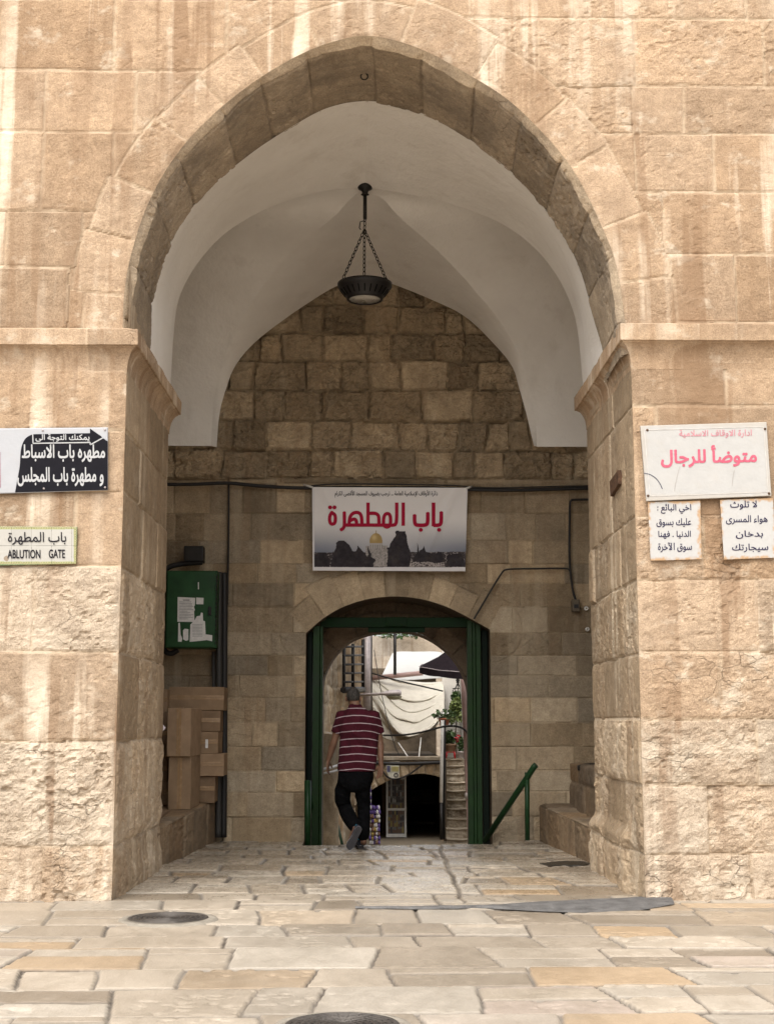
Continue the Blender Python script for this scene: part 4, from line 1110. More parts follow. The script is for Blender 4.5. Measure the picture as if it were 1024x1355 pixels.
MB().box2((xl_ - .3, SY + .5, zt_ - .1), (xr_, 38, zt_ + .03)).build('terrace_floor', M_DARKST, te)
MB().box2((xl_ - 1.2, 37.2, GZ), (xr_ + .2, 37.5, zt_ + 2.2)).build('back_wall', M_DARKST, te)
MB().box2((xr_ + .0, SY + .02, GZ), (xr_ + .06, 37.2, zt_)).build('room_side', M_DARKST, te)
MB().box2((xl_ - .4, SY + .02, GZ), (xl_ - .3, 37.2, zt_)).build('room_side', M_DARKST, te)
for k, (x, yy, w) in enumerate(((548, 1046, .9), (560, 1062, 1.0), (566, 1088, 1.1))):
    c = at(x, yy, 34); tag(MB().box((c[0], c[1], c[2]), (w * 1.3, .5, .05)).box((c[0], c[1] + .2, c[2] - .5), (w * 1.3, .05, 1.0)).build('shelf', M_DARKST), ('top', 'middle', 'bottom')[k] + ' shelf at the back of the dark shop', 'shelf', 'shelves in the dark shop')
sbar([(497, 1009.5, 29.2), (530, 1011, 29.2), (560, 1010, 29.2), (586, 1009, 29.2)], .035, 'cable', 'bundled dark cable along the terrace ledge above the shop', 'cable', M_CABLE)
sbar([(505, 1018, 29.2), (512, 1029, 29.2), (523, 1032, 29.2), (540, 1026, 29.2), (556, 1014, 29.2), (562, 1010, 29.2)], .018, 'cable', 'dark cable sagging from the terrace ledge below the small notice', 'cable', M_CABLE)
for a_, c_, lab in (((527, 983, 30.6), (540, 1002, 29.8), 'thin white cord running aslant under the tarpaulin'), ((557, 976, 30.6), (554, 1004, 29.6), 'white cord hanging straight under the tarpaulin')):
    sbar([a_, c_], .014, 'cord', lab, 'cord', M_WHITE)
# notice on the shop front
no = thing('notice_board', at(520, 1032, SY - .2), 'small white and yellow notice board above the shop entrance', 'sign')
def nq(x, y, d=0): return at(511 + (x - 462) / 3.79, 1008 + (y - 826) / 3.79, SY - .2 - d)
MB().prism([nq(462, 826), nq(527, 826), nq(527, 905), nq(500, 912), (nq(475, 900)), nq(462, 870)], (0, .02, 0)).build('panel', plain('notice_cream', (.62, .60, .50), .5), no)
MB().prism([nq(490, 850, .005), nq(524, 850, .005), nq(524, 875, .005), nq(490, 875, .005)], (0, .003, 0)).build('yellow_field', plain('notice_yellow', (.58, .52, .22), .5), no)
MB().prism([nq(466, 846, .005), nq(482, 846, .005), nq(482, 878, .005), nq(466, 878, .005)], (0, .003, 0)).prism([nq(470, 831, .005), nq(520, 831, .005), nq(520, 838, .005), nq(470, 838, .005)], (0, .003, 0)).build('printed_marks', plain('notice_blue', (.14, .14, .26), .5), no)
b = MB(); b.tube([nq(511 + 9 * math.cos(q), 893 + 9 * math.sin(q), .006) for q in np.linspace(0, 6.28, 20)], .012, 5, cap=False); b.build('round_mark', plain('notice_dark', (.06, .05, .05), .5), no)

# display fridge inside the shop
Fy = 30.3
x0, x1, z0, z1 = rect(511, 1028, 537.5, 1104, Fy)
z0 = GZ + .02
fr = thing('display_fridge', ((x0 + x1) / 2, Fy, z0), 'narrow glass fronted display fridge standing inside the dark shop', 'fridge')
MB().box2((x0, Fy + .02, z0), (x1, Fy + .45, z1), bevel=.01).build('cabinet', plain('fridge_grey', (.16, .155, .15), .5), fr)
b = MB(); t_ = .035
for q in ((x0, z0, x0 + t_, z1), (x1 - t_, z0, x1, z1), (x0 + t_, z0, x1 - t_, z0 + .07), (x0 + t_, z1 - .05, x1 - t_, z1), (x0 + t_, z0 + (z1 - z0) * .44, x1 - t_, z0 + (z1 - z0) * .48)): b.box2((q[0], Fy, q[1]), (q[2], Fy + .05, q[3]))
b.build('door_frame', plain('fridge_white', (.7, .69, .66), .4), fr)
rnd = random.Random(4); PK = [plain('packet_' + n, c, .4) for n, c in (('white', (.32, .32, .31)), ('brown', (.14, .085, .055)), ('yellow', (.28, .22, .07)), ('dark', (.05, .045, .05)))]
pk = [MB() for _ in PK]
for row in range(9):
    z = z0 + .09 + row * (z1 - z0 - .12) / 9
    for i in range(8):
        x = x0 + .05 + i * (x1 - x0 - .1) / 8; h = rnd.uniform(.06, .14); k = rnd.choice((0, 3, 3, 1) if row > 4 else (1, 1, 2, 3, 1)) 
        pk[k].box2((x, Fy + .006, z), (x + .034, Fy + .018, z + h))
for m, b, n in zip(PK, pk, ('white_packets', 'brown_packets', 'yellow_packets', 'dark_packets')): tag(b.build(n, m, fr), kind='stuff')
c = at(508, 1075, 31.8); tag(MB().box((c[0], c[1], GZ + .55), (.10, .3, 1.1), bevel=.01).box((c[0] - .02, c[1] - .1, GZ + .9), (.07, .2, .12)).build('carton_stack', CARD[1]), 'tall narrow brown carton standing against the fridge in the shop', 'carton')

# pile of wrapped bottles by the shop entrance
wb = thing('bottle_pile', at(495, 1113, 28.6), 'tall pile of shrink wrapped purple and yellow bottles by the shop entrance', 'bottle pile')
BC = [plain('wrap_' + n, c, .35) for n, c in (('purple', (.10, .06, .22)), ('white', (.55, .53, .52)), ('yellow', (.36, .26, .07)), ('brown', (.18, .10, .07)))]
bb = [MB() for _ in BC]
xa, xb, za, zb2 = rect(488.5, 1072, 503, 1114, 28.6)
nx_ = 5
for i in range(nx_):
    for j in range(9):
        x = xa + (i + .5) * (xb - xa) / nx_; z = GZ + .02 + j * .085
        k = rnd.choices((0, 1, 2, 3), (.25, .25, .3, .2) if j < 4 else (.4, .35, .1, .15))[0] if j < 7 else rnd.choice((0, 0, 1))
        bb[k].lathe([(.012, .085), (.013, .07), (.026, .055), (.024, .03), (.027, .0)], (x + rnd.uniform(-.008, .008), 28.6 + rnd.uniform(-.03, .03), z), 8)
for j in range(7):
    bb[1 if j % 2 else 0].lathe([(.01, .09), (.024, .06), (.022, .0)], (xa + .02, 28.75, GZ + .75 + j * .07), 8)
for m, b, n in zip(BC, bb, ('purple_bottles', 'white_bottles', 'yellow_bottles', 'brown_bottles')): tag(b.build(n, m, wb), kind='stuff')

# stone stairs going up on the right
stt = thing('stone_stairs', at(604, 1113, 29), 'narrow flight of nine worn stone steps climbing to the flower pots', 'stairs')
ys_ = [1110, 1096, 1083, 1070, 1058, 1046, 1035, 1023.5, 1013, 1004]
zs = [zy(y, 29 + .3 * i) for i, y in enumerate(ys_)]
sx0, sx1 = xy(587.5, 1060, 30), xy(623.5, 1080, 29.3)
zprev = GZ - .1
for i, z in enumerate(zs):
    y0_ = 29 + .3 * i; n_u = 40
    U, V = np.meshgrid(np.linspace(0, 1, n_u), np.linspace(0, 1, 26))
    X = sx0 + (sx1 - sx0) * U; v1 = np.clip(V / .5, 0, 1); v2 = np.clip((V - .5) / .5, 0, 1)
    dip = .011 * np.sin(np.pi * U)
    Z = zprev + (z - zprev - dip) * v1; Y = y0_ + .32 * v2 - .05 * sstep(.75, 1, v1) * (v2 == 0) + .05 * v2 * 0
    n_ = (fbm(U * 5 + i * 9, V * 6, 4, i) - .5); Y = Y - .06 * n_ * (v2 < .01); Z = Z + .02 * n_ * (v1 > .9)
    A = dict(tone=np.full(U.shape, .35 + .5 * hsh(i, 4)), hue=np.full(U.shape, .5) + .2 * n_, mort=np.zeros(U.shape), rgh=np.full(U.shape, .7))
    o = grid_obj('step', np.stack([X, Y, Z], -1), M_STEP, stt, A, smooth=False)
    zprev = z - .03
MB().box2((sx0, 31.7, zs[-1] - .2), (sx1 + .4, 34.5, zs[-1] - .01)).build('landing', M_COURT, stt)
tag(MB().box2((sx1 + .03, 28.9, GZ), (sx1 + .3, 33.8, 4.5)).build('stair_wall', M_WWALL), 'pale whitewashed wall along the outer side of the stone stairs', 'wall')
tag(MB().box2((xy(585.5, 950, 33.6), 33.6, zs[-1] - .3), (xy(640, 950, 33.6) + .3, 33.8, 5.2), bevel=.01).build('house_wall', M_WWALL), 'whitewashed house wall at the head of the stone stairs', 'wall')

sbar([(613.8, 893, 28.7), (617, 960, 28.6), (621, 1050, 28.4), (623.5, 1112, 28.3)], .075, 'pipe', 'thick pinkish pipe rising along the stairs to the dark parasol', 'pipe', M_PINK, 14)
c = at(621.3, 1053, 28.4); tag(MB().lathe([(.08, -.06), (.1, -.055), (.1, .055), (.08, .06)], c, 16).build('pipe_clamp', M_STEEL), 'grey collar round the thick pinkish pipe', 'clamp')
wp = thing('post', at(584.5, 1108, 28.9), 'slim post beside the stairs, white above and dark below', 'post')
MB().tube([at(585.2, 953, 28.9), at(583.5, 1062, 28.9)], .035, 10).build('white_upper', M_WHITE, wp)
MB().tube([at(583.5, 1062, 28.9), at(584, 1111, 28.9)], .034, 10).build('dark_lower', M_IRON, wp)
sbar([(588, 953, 28.95), (587, 1110, 28.95)], .03, 'post', 'slim black post standing against the edge of the stone stairs', 'post', M_IRON)
sbar([(507, 973, 29.6), (530, 973, 29.3), (548, 971, 29), (570, 966, 28.8), (585, 961.5, 28.7), (601, 960, 28.6), (614, 964, 28.5), (621.5, 975, 28.4), (622.5, 990, 28.4), (620, 1003, 28.4), (622, 1030, 28.4), (624, 1055, 28.3)], .02, 'hose', 'black hose arching from the tarpaulin over the stairs to the pinkish pipe', 'hose', M_CABLE)

# parasol
ua = at(603, 853, 27.6); pr = thing('parasol', ua, 'dark scalloped parasol jutting out beside the tarpaulins', 'parasol')
rim = []; R_ = .76
for k in range(8):
    q = 2 * math.pi * (k + .35) / 8; rim.append(np.array([ua[0] + R_ * math.cos(q), ua[1] + R_ * math.sin(q), ua[2] - .50 - .05 * math.cos(q) + .10 * math.sin(q)]))
b = MB(); v_ = MB()
for k in range(8):
    p, q = rim[k], rim[(k + 1) % 8]; n = 10
    rows_ = []
    for j in range(n + 1):
        t = j / n; s = np.array([(p * (1 - t) + q * t)]).reshape(3); sag = .03 * math.sin(math.pi * t)
        rows_.append((s + (ua - s) * .0 + np.array([0, 0, sag]), s + np.array([0, 0, sag - .085 - .05 * math.sin(math.pi * t)])))
    for j in range(n):
        a0_, b0 = rows_[j]; a1_, b1 = rows_[j + 1]
        mid0 = (a0_ + ua) / 2 - np.array([0, 0, .03]); mid1 = (a1_ + ua) / 2 - np.array([0, 0, .03])
        b.face([a0_, a1_, mid1, mid0], True); b.face([mid0, mid1, ua], True); v_.face([a0_, b0, b1, a1_])
b.build('canopy', M_AWN, pr); v_.build('valance', M_AWN, pr)
b = MB(); [b.tube([p + np.array([0, 0, .035]), q + np.array([0, 0, .035])], .008, 5) for p, q in zip(rim, rim[1:] + rim[:1])]; b.build('piping', plain('awning_piping', (.35, .3, .3), .6), pr)
MB().tube([ua, ua + np.array([.12, .3, -.45]), at(614, 893, 28.5)], .02, 8).build('arm', M_IRON, pr)

# flower pots, lantern, stool
def potplant(name, label, px, py, Y, w, h, mat, parts, feet=None):
    c = at(px, py, Y); root = thing(name, c, label, 'potted plant')
    MB().lathe([(w * .33, 0), (w * .36, .01), (w * .46, h * .78), (w * .5, h * .8), (w * .5, h), (w * .44, h), (w * .40, h * .85)], c, 18, cap=False).build('pot', mat, root)
    MB().lathe([(.001, h * .86), (w * .42, h * .86)], c, 18, cap=False).build('soil', M_DARKST, root)
    for nm, n, dc, r, s, m, sd in parts:
        leaves(n, c + np.array([dc[0], dc[1], h + dc[2]]), r, s, sd).build(nm, m, root, recalc=False)
    return root
potplant('flower_pot', 'terracotta pot of white flowers perched beside the hanging tarpaulin', 587.5, 961, 29.3, .24, .17, M_TERRA, [('foliage', 150, (.02, 0, .07), (.26, .15, .11), .07, M_LEAF, 11), ('blossom', 40, (.03, 0, .10), (.18, .12, .05), .05, M_PETALW, 12)])
st_c = at(596, 1003.5, 31.9); stl = thing('stool', st_c, 'small red plastic stool under a flower pot at the stair head', 'stool')
MR = plain('red_plastic', (.55, .02, .025), .35, .5)
MB().box(st_c + np.array([0, 0, .14]), (.2, .2, .02), bevel=.008).build('seat', MR, stl)
for dx_ in (-1, 1):
    for dy_ in (-1, 1): MB().tube([st_c + np.array([.10 * dx_, .1 * dy_, 0]), st_c + np.array([.085 * dx_, .085 * dy_, .135])], .016, 8).build('leg', MR, stl)
potplant('flower_pot', 'clay pot of dark plants standing on the red stool', 596, 996, 31.9, .28, .2, plain('pale_clay', (.30, .19, .12), .8), [('foliage', 160, (-.02, 0, .12), (.15, .13, .18), .08, M_LEAF, 21), ('blossom', 30, (.17, -.05, .10), (.08, .06, .1), .07, M_PETALR, 22)])
potplant('flower_pot', 'small silver tin with dark stems beside the red stool', 610, 1002.5, 31.8, .18, .14, M_STEEL, [('foliage', 90, (0, 0, .15), (.08, .08, .2), .07, M_LEAF, 31)])
la = thing('lantern_cage', at(605, 930, 33.2), 'black wrought iron arched cage hanging on the whitewashed wall', 'cage')
b = MB()
for k in range(5):
    x = 599 + k * 3.3; top = 906 + abs(k - 2) * 2.2
    b.tube([at(x, 932, 33.2), at(x, top + 3, 33.2), at(605.5 + (x - 605.5) * .4, top - 1, 33.2), at(605.5, 903, 33.2)], .011, 5)
for y in (911, 921, 931): b.tube([at(598.5, y, 33.2), at(612.5, y, 33.2)], .01, 5)
b.lathe([(.001, .13), (.02, .1), (.05, .05), (.03, .02), (.045, 0), (.001, -.02)], at(605.5, 903, 33.2), 10)
b.build('ironwork', M_IRON, la)
pl_ = thing('climbing_plant', at(607, 1000, 33), 'loose yellow green climber growing below the iron cage', 'plant')
leaves(210, at(606, 924, 33.0), (.17, .15, .16), .085, 41).build('foliage', M_LEAF, pl_, recalc=False)
leaves(330, at(605.5, 938, 32.8), (.21, .2, .26), .085, 42).build('foliage', M_LEAFP, pl_, recalc=False)
leaves(120, at(599, 951, 32.6), (.26, .2, .12), .075, 43).build('foliage', M_LEAFP, pl_, recalc=False)
MB().tube(chaikin([at(603, 1002, 32.6), at(604, 985, 32.7), at(602, 968, 32.8), at(605, 950, 32.9), at(606, 925, 33)], 2), .014, 6).build('stem', M_DARKST, pl_)

# left foot of the courtyard: buttress, white rail, green railing and shutter
bt = at(431, 1000, 19.6)
U, V = np.meshgrid(np.linspace(0, 1, 60), np.linspace(0, 1, 70)); q = (U - .5) * math.pi
bw = .30; X = bt[0] - .12 + bw * np.sin(q); Yb = 19.8 - .25 * np.cos(q); Z = GZ + (zy(972, 19.6) - GZ) * np.minimum(1, V * 1.15); sh = sstep(.87, 1.0, V)
X = bt[0] - .12 + (X - bt[0] + .12) * (1 - .9 * sh); Z = Z + .06 * sh; n_ = fbm(U * 6, V * 12, 5, 3) - .5
o = grid_obj('buttress', np.stack([X, Yb - .07 * n_, Z], -1), M_COURT, None, dict(tone=.7 + .3 * n_, hue=.5 + n_ * .6, mort=0 * U, rgh=.8 + 0 * U)); tag(o, 'rough rounded stone buttress just past the gate post beside the man', 'buttress')
sbar([(420, 1019, 19), (436, 1016.5, 19), (449, 1012, 19.4), (470, 1006, 20)], .017, 'rail', 'upper thin white rail behind the man', 'rail', M_WHITE)
sbar([(424, 1024, 19), (437, 1022, 19), (447, 1019, 19.4), (470, 1013, 20)], .014, 'rail', 'lower thin white rail behind the man', 'rail', M_WHITE)
sh_ = thing('shutter', at(436.5, 1112, 22.4), 'narrow dark green slatted shutter low on the courtyard wall', 'shutter')
x0, x1, z0, z1 = rect(434, 1060, 439.5, 1111, 22.4)
b = MB(); b.box2((x0, 22.4, z0), (x0 + .015, 22.45, z1)).box2((x1 - .015, 22.4, z0), (x1, 22.45, z1)); b.build('frame', M_DKGREEN, sh_)
b = MB(); [b.box(((x0 + x1) / 2, 22.43, z0 + .02 + k * .045), (x1 - x0 - .03, .03, .025), rot=Euler((.5, 0, 0))) for k in range(int((z1 - z0) / .045))]; b.build('slats', M_DKGREEN, sh_)
gr2 = thing('handrail', at(441, 1115, 22), 'thin green handrail going down behind the legs of the man', 'railing')
MB().tube([at(441, 1069, 21.5), at(453, 1118, 20.5)], .022, 8).build('rail', M_RAILG, gr2)
MB().tube([at(441.5, 1070, 21.5), at(441, 1086, 21.5)], .02, 8).build('post', M_RAILG, gr2)
# ------------------------------------------------------------------ signs, lettering, banner
FORMS = {}
for cp in range(0xFE80, 0xFEFD):
    d = unicodedata.decomposition(chr(cp)).split()
    if len(d) >= 2: FORMS.setdefault(''.join(chr(int(x, 16)) for x in d[1:]), {})[d[0][1:-1]] = chr(cp)
def shape_ar(s):
    """join Arabic letters into their contextual forms and return them in drawing order (left to right)"""
    u = []; i = 0
    while i < len(s):
        if s[i] == '\u0644' and i + 1 < len(s) and s[i:i + 2] in FORMS: u.append(s[i:i + 2]); i += 2
        else: u.append(s[i]); i += 1
    o = []
    dual = lambda k: k in FORMS and 'initial' in FORMS[k]
    right = lambda k: k in FORMS and 'final' in FORMS[k]
    for i, k in enumerate(u):
        if k not in FORMS: o.append(k); continue
        p = i > 0 and dual(u[i - 1]); n = i + 1 < len(u) and right(u[i + 1]) and dual(k)
        p = p and right(k)
        f = 'medial' if p and n else 'final' if p else 'initial' if n else 'isolated'
        o.append(FORMS[k].get(f, FORMS[k].get('isolated', k)))
    return ''.join(o[::-1])
def text_spans(s, bold=0.0, rows=84):
    """the filled letters as horizontal spans per scan line (non-zero winding), thickened by bold"""
    c = bpy.data.curves.new('lettering', 'FONT'); c.body = s; c.size = 1.0; c.resolution_u = 5; c.fill_mode = 'NONE'
    o = bpy.data.objects.new('lettering', c); COL.objects.link(o)
    me = bpy.data.meshes.new_from_object(o.evaluated_get(bpy.context.evaluated_depsgraph_get()))
    V = np.array([v.co[:2] for v in me.vertices]); E = np.array([e.vertices[:] for e in me.edges])
    bpy.data.objects.remove(o); bpy.data.curves.remove(c); bpy.data.meshes.remove(me)
    nb = {}
    for a, b in E: nb.setdefault(a, []).append(b); nb.setdefault(b, []).append(a)
    seen = set(); segs = []
    for st in sorted(nb):                                   # follow each outline in the order of its points
        if st in seen: continue
        loop = [st]; seen.add(st); cur = st
        while True:
            nx = [q for q in nb[cur] if q not in seen]
            if not nx: break
            cur = min(nx) if len(loop) == 1 else nx[0]; seen.add(cur); loop.append(cur)
        for a, b in zip(loop, loop[1:] + loop[:1]): segs.append((V[a], V[b]))
    y0, y1 = V[:, 1].min() - bold, V[:, 1].max() + bold
    hh = (y1 - y0) / rows; out = []
    for r in range(rows):
        y = y0 + (r + .5) * hh; xs = []
        for a, b in segs:
            if (a[1] <= y) != (b[1] <= y): xs.append((a[0] + (y - a[1]) * (b[0] - a[0]) / (b[1] - a[1]), 1 if b[1] > a[1] else -1))
        xs.sort(); w = 0; sp = []
        for x, d in xs:
            if w == 0: s0 = x
            w += d
            if w == 0: sp.append((s0, x))
        out.append(sp)
    k = int(round(bold / hh)); fat = []
    for r in range(rows):
        al = []
        for q in range(-k, k + 1):
            if 0 <= r + q < rows:
                bx = bold * math.sqrt(max(0, 1 - (q / (k + .5)) ** 2)); al += [(a - bx, b + bx) for a, b in out[r + q]]
        al.sort(); m = []
        for a, b in al:
            if m and a <= m[-1][1]: m[-1][1] = max(m[-1][1], b)
            else: m.append([a, b])
        fat.append(m)
    return fat, y0, y1, hh
def lettering(s, box, Y, mat, parent, bold=0.0, arabic=True, warp=None, name='lettering', slant=(0, 0)):
    """flat letters filling the box (x0, y0, x1, y1), lying just in front of the panel"""
    rows, ay, by, hh = text_spans(shape_ar(s) if arabic else s, bold)
    ax = min(m[0][0] for m in rows if m); bx = max(m[-1][1] for m in rows if m); x0, y0, x1, y1 = box; bm = bmesh.new()
    def P(x, y):
        fx = (x - ax) / (bx - ax); fy = (y - ay) / (by - ay); px = x0 + fx * (x1 - x0) + slant[0] * fy; py = y1 + (y0 - y1) * fy + slant[1] * fx
        return bm.verts.new(Vector(at(px, py, Y - (warp(px, py) if warp else 0))))
    for r, m in enumerate(rows):
        for a, b in m:
            bm.faces.new([P(a, ay + r * hh), P(b, ay + r * hh), P(b, ay + (r + 1) * hh), P(a, ay + (r + 1) * hh)])
    me = bpy.data.meshes.new(name); bm.to_mesh(me); bm.free(); setmat(me, mat)
    return link(bpy.data.objects.new(name, me), parent)
def ink(name, c, fade=.12): return plain(name, c, .75, .1, var=fade, scale=60)
M_INKB = ink('black_ink', (.018, .016, .02)); M_INKN = ink('navy_ink', (.03, .026, .06)); M_INKW = ink('white_ink', (.42, .42, .42))
M_INKP = ink('faded_pink_ink', (.50, .11, .16), .2); M_INKPP = ink('pale_pink_ink', (.50, .22, .25), .25); M_INKR = ink('crimson_ink', (.36, .012, .04))
def printed(name, x0, y0, x1, y1, Y, colfn, mat, parent, step=.5, warp=None, corners=None, thick=.012):
    """a printed panel: colours are a function of where on the panel one is"""
    nu = int((x1 - x0) / step) + 1; nv = int((y1 - y0) / step) + 1
    X, Z = np.meshgrid(np.linspace(x0, x1, nu), np.linspace(y1, y0, nv)); P = np.zeros((nv, nu, 3))
    if corners is not None:
        (ax, ay), (bx, by), (cx, cy), (dx, dy) = corners; u = (X - x0) / (x1 - x0); v = (Z - y0) / (y1 - y0)
        QX = (1 - v) * ((1 - u) * ax + u * bx) + v * ((1 - u) * dx + u * cx); QY = (1 - v) * ((1 - u) * ay + u * by) + v * ((1 - u) * dy + u * cy)
    else: QX, QY = X, Z
    R = FW[None, None] + RT[None, None] * ((QX - 512) / FPX)[..., None] + UP[None, None] * ((677.5 - QY) / FPX)[..., None]
    YY = np.full(X.shape, Y) - (warp(QX, QY) if warp else 0)
    P = O3 + R * (YY / R[..., 1])[..., None]
    o = grid_obj(name, P, mat, parent, None, None, colfn(QX, QY))
    m = o.modifiers.new('thick', 'SOLIDIFY'); m.thickness = thick; m.offset = -1
    return o
C = lambda *a: np.array(a, float)
SIGN_Y = FY - .035
M_ENAMEL = print_mat('enamel_sign', .5, .25, .15); M_TILE = print_mat('glazed_tile', .18, .6, .12); M_CLOTH = print_mat('printed_cloth', .8, .2, .08)

# --- black and white direction sign (runs out of the picture on the left)
s1 = thing('direction_sign', at(60, 652, SIGN_Y), 'white and black Arabic direction sign with an arrow on the left pier', 'sign')
def c1(x, y):
    col = np.ones(x.shape + (3,)) * C(.40, .405, .42); k = .94 + .1 * fbm(x * .06, y * .06, 3, 4); return col * k[..., None]
printed('panel', -120, 565.5, 143, 649, SIGN_Y, c1, M_ENAMEL, s1, 1.5, corners=((-120, 568), (143, 565.5), (143, 648.5), (-120, 657)))
def flat(pts, Y, name, mat, parent, d=.002): return MB().prism([at(x, y, Y) for x, y in pts], (0, d, 0)).build(name, mat, parent)
bl = chaikin([(20.5, 651.6), (23, 637), (25, 627), (27, 615), (27.5, 600), (29, 590), (33, 581), (38, 577), (43, 575)], 2).tolist()
M_SIGNBLK = plain('sign_black', (.012, .0115, .015), .8, .08, var=.2)
flat(bl + [(44, 574.6), (119.5, 573.2), (119.5, 567), (134, 577), (136.5, 579.6), (142.9, 584), (142.9, 648.2)], SIGN_Y - .003, 'black_field', M_SIGNBLK, s1)
def strip(pts, w, Y, name, mat, parent):
    b = MB()
    for (xa, ya), (xb, yb) in zip(pts[:-1], pts[1:]):
        L = math.hypot(xb - xa, yb - ya); nx, ny = -(yb - ya) / L * w / 2, (xb - xa) / L * w / 2
        b.prism([at(xa + nx, ya + ny, Y), at(xb + nx, yb + ny, Y), at(xb - nx, yb - ny, Y), at(xa - nx, ya - ny, Y)], (0, .001, 0))
    return b.build(name, mat, parent)
strip([(43.8, 574.5), (44.2, 586.6), (119.8, 585.4), (119.8, 588.6), (137, 579)], 1.5, SIGN_Y - .005, 'arrow_outline', M_INKW, s1)
flat([(-30, 598), (0.6, 598), (1.0, 645), (-30, 646)], SIGN_Y - .003, 'red_field', plain('sign_red', (.30, .01, .04), .4), s1)
lettering('يمكنك التوجة الى', (47.5, 574.5, 119, 584.5), SIGN_Y - .006, M_INKW, s1, .018)
lettering('مطهره باب الاسباط', (29.5, 588, 139.5, 611.5), SIGN_Y - .006, M_INKW, s1, .024)
lettering('و مطهرة باب المجلس', (23.5, 618, 137.5, 643.5), SIGN_Y - .006, M_INKW, s1, .024)
b = MB()
for x, y in ((57, 569.5), (139, 568.6), (139.5, 645), (58.5, 646.5)): b.lathe([(.009, .0), (.007, -.006), (.001, -.008)], at(x, y, SIGN_Y - .004), 10, axis='Y', cap=False)
b.build('screws', M_STEEL, s1)

# --- glazed tile name plate
s2 = thing('tile_sign', at(45, 747, SIGN_Y), 'glazed tile name plate lettered ABLUTION GATE with a yellow green border', 'sign')
def c2(x, y):
    col = np.ones(x.shape + (3,)) * C(.41, .39, .345)
    col *= (1 - .08 * (hsh((np.floor((x + 11) / 26.5) + 7 * np.floor((y - 697) / 25)).astype(int), 3) - .3))[..., None]
    d = np.minimum.reduce([x + 14, 102.5 - x, y - 696, 747.5 - y])
    bd = d < 4.4; pat = (np.sin(x * 1.9) * np.sin(y * 1.9) + .3 * np.sin((x + y) * 3.1)) > .05
    bc = np.where(pat[..., None], C(.40, .34, .16), C(.19, .21, .09)); bc = np.where((d < .9)[..., None], C(.13, .18, .08), bc); bc = np.where(((d > 3.6) & (d < 4.4))[..., None], C(.30, .32, .12), bc)
    col = np.where(bd[..., None], bc, col)
    j = (np.abs((x + 11) % 26.5) < .5) | (np.abs(y - 722) < .4)
    col = np.where(j[..., None], col * .55, col)
    chip = np.hypot((x - 9) / 3.6, (y - 739) / 4) < .75 + .4 * fbm(x * .4, y * .4, 3, 5)
    return np.where(chip[..., None], C(.25, .19, .13), col)
printed('tiles', -14, 696, 102.5, 747.5, SIGN_Y + .012, c2, M_TILE, s2, .45, corners=((-14, 696.5), (102.5, 697), (101, 746), (-14, 748.5)), thick=.02)
lettering('باب المطهرة', (11, 704, 88, 721), SIGN_Y + .006, M_INKB, s2, .006)
lettering('ABLUTION', (10.5, 727.3, 54, 739), SIGN_Y + .006, M_INKB, s2, .02, arabic=False)
lettering('GATE', (65, 727, 86.5, 738.6), SIGN_Y + .006, M_INKB, s2, .02, arabic=False)

# --- big white sign and the two small notices on the right pier
s3 = thing('sign', at(930, 660, SIGN_Y), 'large white sign with faded pink Arabic writing on the right pier', 'sign')
def c3(x, y):
    n = fbm(x * .12, y * .12, 4, 7); col = np.ones(x.shape + (3,)) * C(.43, .42, .40) * (.95 + .1 * n)[..., None]
    ed = np.minimum.reduce([x - 850, 1019 - x, y - 560, 660 - y])
    st = (sstep(9, 1, ed + 7 * (n - .5))) * .35
    return col * (1 - st)[..., None] + C(.42, .35, .26) * st[..., None]
printed('panel', 847, 561, 1018, 660, SIGN_Y - .02, c3, M_ENAMEL, s3, .8, corners=((847, 563.5), (1013.5, 558.5), (1020, 656), (855, 663)), thick=.03)
strip([(852, 569), (1010, 564.5), (1016, 651), (860, 656.5), (852, 569)], 1.0, SIGN_Y - .0225, 'raised_rim', plain('rim_grey', (.50, .47, .43), .5), s3)
lettering('ادارة الاوقاف الاسلامية', (898, 569, 994, 580), SIGN_Y - .023, M_INKPP, s3, .012, slant=(0, -1))
lettering('متوضأ للرجال', (874, 590, 1001, 619), SIGN_Y - .023, M_INKP, s3, .03, slant=(0, -2))
strip(chaikin([(851, 626), (860, 627.5), (868, 633), (873, 640), (876, 647)], 2).tolist(), .9, SIGN_Y - .023, 'crack', plain('crack_dark', (.06, .06, .09), .7), s3)
strip([(899, 617), (896, 628), (893, 641), (892, 650)], .5, SIGN_Y - .023, 'scratch', plain('scratch_grey', (.35, .32, .29), .7), s3)
strip([(971, 622), (969, 633), (968, 643)], .5, SIGN_Y - .023, 'scratch', plain('scratch_grey', (.35, .32, .29), .7), s3)
b = MB()
for x, y in ((856, 569), (1011.5, 567.5), (1017, 653), (857, 656)): b.lathe([(.011, .0), (.009, -.006), (.001, -.008)], at(x, y, SIGN_Y - .022), 10, axis='Y', cap=False)
b.build('screws', M_RUST, s3)
def cn(cx0, cy0, cx1, cy1, seed):
    def f(x, y):
        n = fbm(x * .35, y * .35, 4, seed); col = np.ones(x.shape + (3,)) * C(.45, .44, .42) * (.96 + .07 * n)[..., None]
        ed = np.minimum.reduce([x - cx0, cx1 - x, y - cy0, cy1 - y])
        m = (fbm(x * .22, y * .22, 3, seed + 3))
        st = sstep(5.5, .3, ed + 9 * (m - .42))
        st = np.clip(st, 0, 1) * .85
        return col * (1 - st)[..., None] + C(.42, .24, .10) * st[..., None]
    return f
s4 = thing('notice', at(892, 741, SIGN_Y), 'small white notice with rusty edges, four lines in black, nearer to the arch', 'sign')
